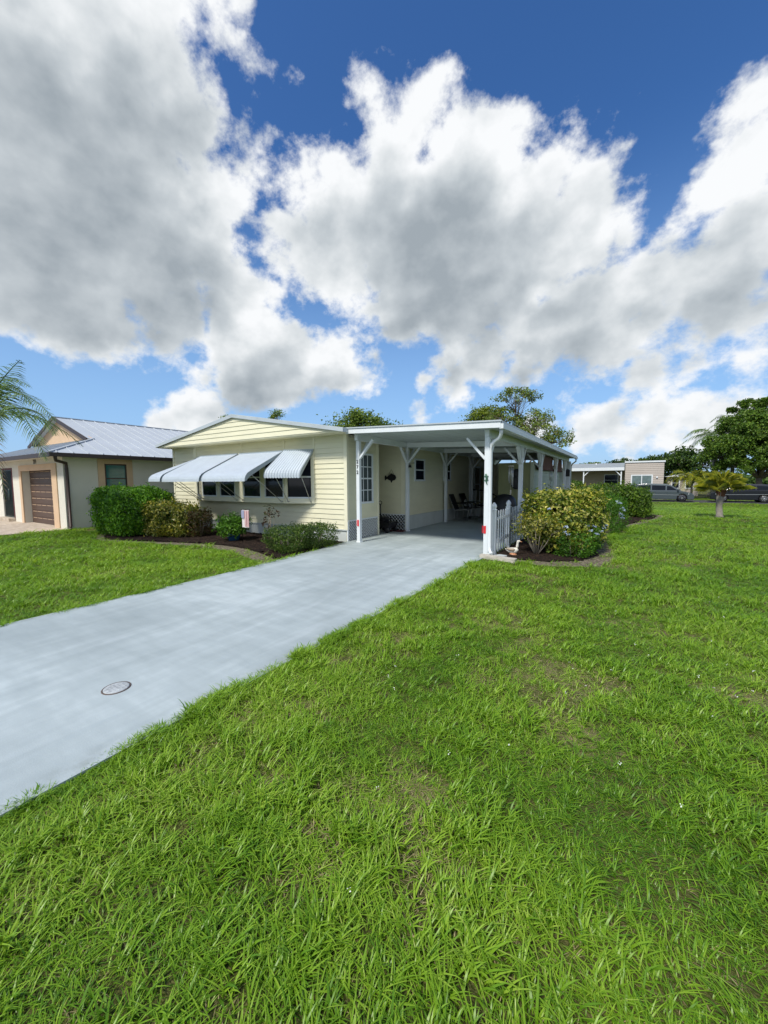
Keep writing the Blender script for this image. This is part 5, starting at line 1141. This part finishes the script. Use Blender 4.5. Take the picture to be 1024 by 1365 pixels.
# a far belt of trees closes the horizon
def belt(name, x0, x1, y, hmin, hmax, n, seed):
    rr = np.random.default_rng(seed); X = rr.uniform(x0, x1, n); prof = hmin+(hmax-hmin)*(.5+.25*np.sin(X*.13+seed)+.25*np.sin(X*.41+1.7*seed))
    Z = g0+prof*rr.uniform(0, 1, n)**.6; Yv = y+rr.normal(0, 2.5, n)-2*(1-(Z-g0)/hmax)
    P = np.stack([X, Yv, Z], 1); N = np.tile(np.array([0, -1, .8]), (n, 1)); V, F = leaves(P, N, 1.1, .7, r=rr)
    return tag(fast_mesh(name, V, F, L_['treeD']), 'far belt of trees closing the horizon beyond the houses', 'tree belt', kind='stuff')
belt('tree_belt', -150, 120, 120, 1.8, 3.6, 30000, 4)
# ================================================================ grass
def blade_clump(name, n, spread, hmin, hmax, wid, lean, mats, seed, dry=0.0):
    rr = np.random.default_rng(seed); V = []; F = []; mi = []
    for i in range(n):
        a = rr.uniform(0, 2*math.pi); r_ = spread*math.sqrt(rr.uniform()); bx_, by_ = r_*math.cos(a), r_*math.sin(a)
        h = rr.uniform(hmin, hmax)*1.12; th = rr.uniform(0, 2*math.pi); ln = lean*rr.uniform(.2, 1.0); w_ = wid*.86*rr.uniform(.6, 1.3)
        dx, dy = math.cos(th), math.sin(th); tw = rr.uniform(-.6, .6); px_, py_ = -math.sin(th+tw)*w_/2, math.cos(th+tw)*w_/2
        b = len(V); ks = [(0, 0, .75), (.30, .12*ln, 1.0), (.62, .42*ln, .85), (.86, .78*ln, .5)]
        for (q, o_, ww) in ks:
            z = h*(q-.28*ln*q*q); V += [(bx_+dx*h*o_-px_*ww, by_+dy*h*o_-py_*ww, z), (bx_+dx*h*o_+px_*ww, by_+dy*h*o_+py_*ww, z)]
        V.append((bx_+dx*h*1.08*ln, by_+dy*h*1.08*ln, h*(1-.36*ln)))
        for k in range(3): F += [(b+2*k, b+2*k+1, b+2*k+3), (b+2*k, b+2*k+3, b+2*k+2)]
        F.append((b+6, b+7, b+8)); mi += [1 if rr.uniform() < dry else 0]*7
    me = bpy.data.meshes.new(name); me.from_pydata(V, [], F); 
    for m_ in mats: me.materials.append(m_)
    me.polygons.foreach_set('material_index', mi); me.polygons.foreach_set('use_smooth', [True]*len(F)); me.update()
    return bpy.data.objects.new(name, me)          # not linked: only the lawn uses it
def grassmat(name, cols, trans=.35, dry=False):
    m = bpy.data.materials.new(name); m.use_nodes = True; t = NT(m.node_tree); b = m.node_tree.nodes['Principled BSDF']; out = m.node_tree.nodes['Material Output']
    g = t.node('ShaderNodeNewGeometry'); n = len(cols)
    a = t.node('ShaderNodeAttribute'); a.attribute_type = 'INSTANCER'; a.attribute_name = 'tint'
    v = t.math('ADD', t.math('MULTIPLY', g.outputs['Random Per Island'], .55), t.math('MULTIPLY', a.outputs['Fac'], .45))
    c = t.ramp(v, [(i/(n-1), c_) for i, c_ in enumerate(cols)])
    t.put(b.inputs['Base Color'], c); b.inputs['Roughness'].default_value = .40; b.inputs['Specular IOR Level'].default_value = .40
    tr = t.node('ShaderNodeBsdfTranslucent'); t.put(tr.inputs[0], t.mix(1.0, c, (1.25, 1.25, .5), 'MULTIPLY'))
    ms = t.node('ShaderNodeMixShader'); ms.inputs[0].default_value = trans
    t.l.new(b.outputs[0], ms.inputs[1]); t.l.new(tr.outputs[0], ms.inputs[2]); t.l.new(ms.outputs[0], out.inputs[0])
    return m
GM = grassmat('grass_blades', [(.050, .135, .010), (.105, .24, .012), (.185, .345, .018), (.28, .44, .035), (.44, .54, .12)])
GD = grassmat('dry_blades', [(.20, .19, .07), (.32, .27, .13), (.42, .36, .20)], .2)
clumps = [blade_clump('grass_clump_a', 14, .055, .05, .115, .0070, 1.0, (GM, GD), 1, .04), blade_clump('grass_clump_b', 12, .06, .06, .135, .0078, 1.15, (GM, GD), 2, .04),
          blade_clump('grass_clump_c', 16, .06, .035, .085, .0062, 1.3, (GM, GD), 3, .08), blade_clump('grass_clump_d', 10, .05, .08, .155, .0085, .8, (GM, GD), 4, .03),
          blade_clump('grass_clump_dry', 12, .065, .03, .075, .0050, 1.5, (GM, GD), 5, .62)]
HOUSEZ = [(-13.4, 7.4), (-5.5, 7.4), (-5.5, 20), (-13.4, 20)]; NEIGH = [(-25, 4.9), (-15.12, 4.9), (-15.12, 17), (-25, 17)]
ROADP = [(-60, 45.3), (70, 45.3), (70, 51), (-60, 51)]; FARH = [(-9.5, 51.7), (3.4, 51.7), (3.4, 60), (-9.5, 60)]
def fbm2(x, y, sc, seed, oct_=4):
    rr = np.random.default_rng(seed); out = 0; amp = 1; tot = 0
    for o_ in range(oct_):
        T = rr.uniform(0, 1, (64, 64)); u = (x*sc) % 64; v = (y*sc) % 64; i = u.astype(int); j = v.astype(int); f = u-i; g_ = v-j; f = f*f*(3-2*f); g_ = g_*g_*(3-2*g_)
        out = out+amp*((T[i % 64, j % 64]*(1-f)+T[(i+1) % 64, j % 64]*f)*(1-g_)+(T[i % 64, (j+1) % 64]*(1-f)+T[(i+1) % 64, (j+1) % 64]*f)*g_); tot += amp; amp *= .55; sc *= 2.1
    return out/tot
def scatter(d0, d1, dens, scl, seed):
    rr = np.random.default_rng(seed); az0, az1 = (R(-180), R(180)) if d1 < 6 else (R(-100), R(100)) if d1 < 16 else (R(-75), R(75))         # round the camera's heading
    area = .5*(az1-az0)*(d1*d1-d0*d0); n = int(area*dens); r_ = np.sqrt(rr.uniform(d0*d0, d1*d1, n)); a = rr.uniform(az0, az1, n)
    hd = math.atan2(_fw.x, _fw.y); X = r_*np.sin(hd+a); Y = r_*np.cos(hd+a)
    return X, Y, np.full(n, scl), rr
Xs, Ys, Ss = [], [], []
for (d0, d1, de, sc, sd) in ((0.0, 2.6, 1050, .68, 1), (2.6, 5.0, 760, .76, 2), (5.0, 9.0, 400, .92, 3), (9.0, 15.0, 130, 1.35, 4), (15.0, 26.0, 42, 2.0, 5), (26.0, 58.0, 11, 3.0, 6)):
    x, y, s_, rr = scatter(d0, d1, de, sc, sd); Xs.append(x); Ys.append(y); Ss.append(s_)
rr = np.random.default_rng(31)
for x0, sg in ((-2.335, 1), (-5.44, -1)):           # blades leaning over the slab edges
    q = 2200; yy_ = rr.uniform(-.2, 7.3 if sg > 0 else 3.6, q); xx_ = x0+sg*np.abs(rr.normal(0, .04, q)); Xs.append(xx_); Ys.append(yy_); Ss.append(np.full(q, .52))
q = 1500; Xs.append(-2.325+np.abs(rr.normal(0, .03, q))); Ys.append(rr.uniform(.1, 3.2, q)); Ss.append(np.full(q, .56))
X = np.concatenate(Xs); Y = np.concatenate(Ys); S = np.concatenate(Ss); rr = np.random.default_rng(99); n = len(X)
bad = np.zeros(n, bool)
edge_in = rr.uniform(0, .05, n)                 # blades creep a little over the slab edge
DR = [(-5.44, -7), (-2.36, -7), (-2.34, 7.42), (-2.30, 20), (-5.5, 20), (-5.72, 7.44), (-5.60, 6.3), (-5.50, 5.1), (-5.41, 3.6)]
for poly in (DR, BEDL, BEDR, HOUSEZ, NEIGH, PATIO, ROADP, FARH): bad |= inside(X, Y, poly)
for poly in (BEDLO, BEDRO): bad |= inside(X, Y, poly) & (rr.uniform(0, 1, n) < .90)
p1 = fbm2(X+200, Y+200, .45, 1); p2_ = fbm2(X+200, Y+200, 1.6, 2); p3_ = fbm2(X+200, Y+200, 6.0, 3)
dry = np.full(n, -.3)
for (dx, dy, dr) in DRY: dry = np.maximum(dry, 1-np.hypot(X-dx, Y-dy)/dr)
p4_ = fbm2(X+200, Y+200, 9.0, 14); dryv = np.clip((dry*.75+(p2_-.5)*2.0+(p4_-.5)*2.4), 0, .72)
bad |= rr.uniform(0, 1, n) < dryv*.15
k = ~bad; X, Y, S, p1, p2_, p3_, dryv = X[k], Y[k], S[k], p1[k], p2_[k], p3_[k], dryv[k]; n = len(X)
Z = np.array([gz(a, b) for a, b in zip(X, Y)])-.004
var = rr.integers(0, 4, n); var[(p3_ > .60)] = 3; var[(p2_ < .42) & (rr.uniform(0, 1, n) < .6)] = 2
var[rr.uniform(0, 1, n) < dryv*.95+.10*p2_] = 4
tint = np.clip(.56+(p1-.5)*.7+(p2_-.5)*1.3+rr.normal(0, .16, n)+dryv*.4, 0, 1)
scl = S*(.75+.6*np.clip(p2_+(p3_-.5)*.8, 0, 1))*(1-.30*dryv)*rr.uniform(.8, 1.2, n)
hgt = np.minimum(scl, 1.2)*(.46+.24*np.clip((p2_-.25)*1.5, 0, 1)+.14*(p3_-.5))*(1-.3*dryv)
me = bpy.data.meshes.new('lawn_grass'); me.vertices.add(n); me.vertices.foreach_set('co', np.stack([X, Y, Z], 1).astype(np.float32).ravel())
for nm, ty, arr in (('rot', 'FLOAT', rr.uniform(0, 6.283, n)), ('scl', 'FLOAT', scl), ('hgt', 'FLOAT', hgt), ('tint', 'FLOAT', tint), ('var', 'INT', var)):
    at = me.attributes.new(nm, ty, 'POINT'); at.data.foreach_set('value', arr.astype(np.int32 if ty == 'INT' else np.float32))
grass = bpy.data.objects.new('lawn_grass', me); COL.objects.link(grass)
tag(grass, 'green lawn grass blades with a few drier straw patches', 'grass', kind='stuff')
ng = bpy.data.node_groups.new('grass_scatter', 'GeometryNodeTree'); ng.interface.new_socket('Geometry', in_out='INPUT', socket_type='NodeSocketGeometry'); ng.interface.new_socket('Geometry', in_out='OUTPUT', socket_type='NodeSocketGeometry')
N_, K_ = ng.nodes, ng.links; gi = N_.new('NodeGroupInput'); go = N_.new('NodeGroupOutput'); join = N_.new('GeometryNodeJoinGeometry')
infos = []
for c in clumps:
    oi = N_.new('GeometryNodeObjectInfo'); oi.inputs['Object'].default_value = c; oi.inputs['As Instance'].default_value = True; infos.append(oi)
for oi in reversed(infos): K_.new(oi.outputs['Geometry'], join.inputs[0])
def attr(nm, ty):
    a = N_.new('GeometryNodeInputNamedAttribute'); a.data_type = ty; a.inputs['Name'].default_value = nm; return a.outputs['Attribute']
m2p = N_.new('GeometryNodeMeshToPoints'); K_.new(gi.outputs[0], m2p.inputs['Mesh'])
iop = N_.new('GeometryNodeInstanceOnPoints'); K_.new(m2p.outputs[0], iop.inputs['Points']); K_.new(join.outputs[0], iop.inputs['Instance']); iop.inputs['Pick Instance'].default_value = True
K_.new(attr('var', 'INT'), iop.inputs['Instance Index']); cx = N_.new('ShaderNodeCombineXYZ'); K_.new(attr('rot', 'FLOAT'), cx.inputs[2]); K_.new(cx.outputs[0], iop.inputs['Rotation'])
sc3 = N_.new('ShaderNodeCombineXYZ'); sa = attr('scl', 'FLOAT'); K_.new(sa, sc3.inputs[0]); K_.new(sa, sc3.inputs[1]); K_.new(attr('hgt', 'FLOAT'), sc3.inputs[2]); K_.new(sc3.outputs[0], iop.inputs['Scale']); K_.new(iop.outputs[0], go.inputs[0])
md = grass.modifiers.new('scatter', 'NODES'); md.node_group = ng
# tiny white lawn flowers
rr = np.random.default_rng(12); P = []
for (cx_, cy_, s_, k) in ((1.15, 3.6, .5, 26), (0.3, 3.4, .8, 18), (1.9, 5.0, .8, 24), (-.9, 2.2, 1.4, 14), (0.2, 1.8, .9, 14), (2.6, 7.5, 1.5, 20)):
    P.append(np.stack([rr.normal(cx_, s_, k), rr.normal(cy_, s_, k), rr.uniform(.07, .11, k)], 1))
P = np.concatenate(P); P = P[P[:, 0] > -2.1]; P = np.repeat(P, 4, 0)+rr.normal(0, .004, (len(P)*4, 3)); M_['petal'] = mat('white_petals', (.75, .75, .72), .6)
V, F = leaves(P, np.tile([0, 0, 1.], (len(P), 1)), 0.0075, .8, r=rr); tag(fast_mesh('clover_flowers', V, F, M_['petal']), 'tiny white flowers scattered in the right lawn', 'flowers', kind='stuff')
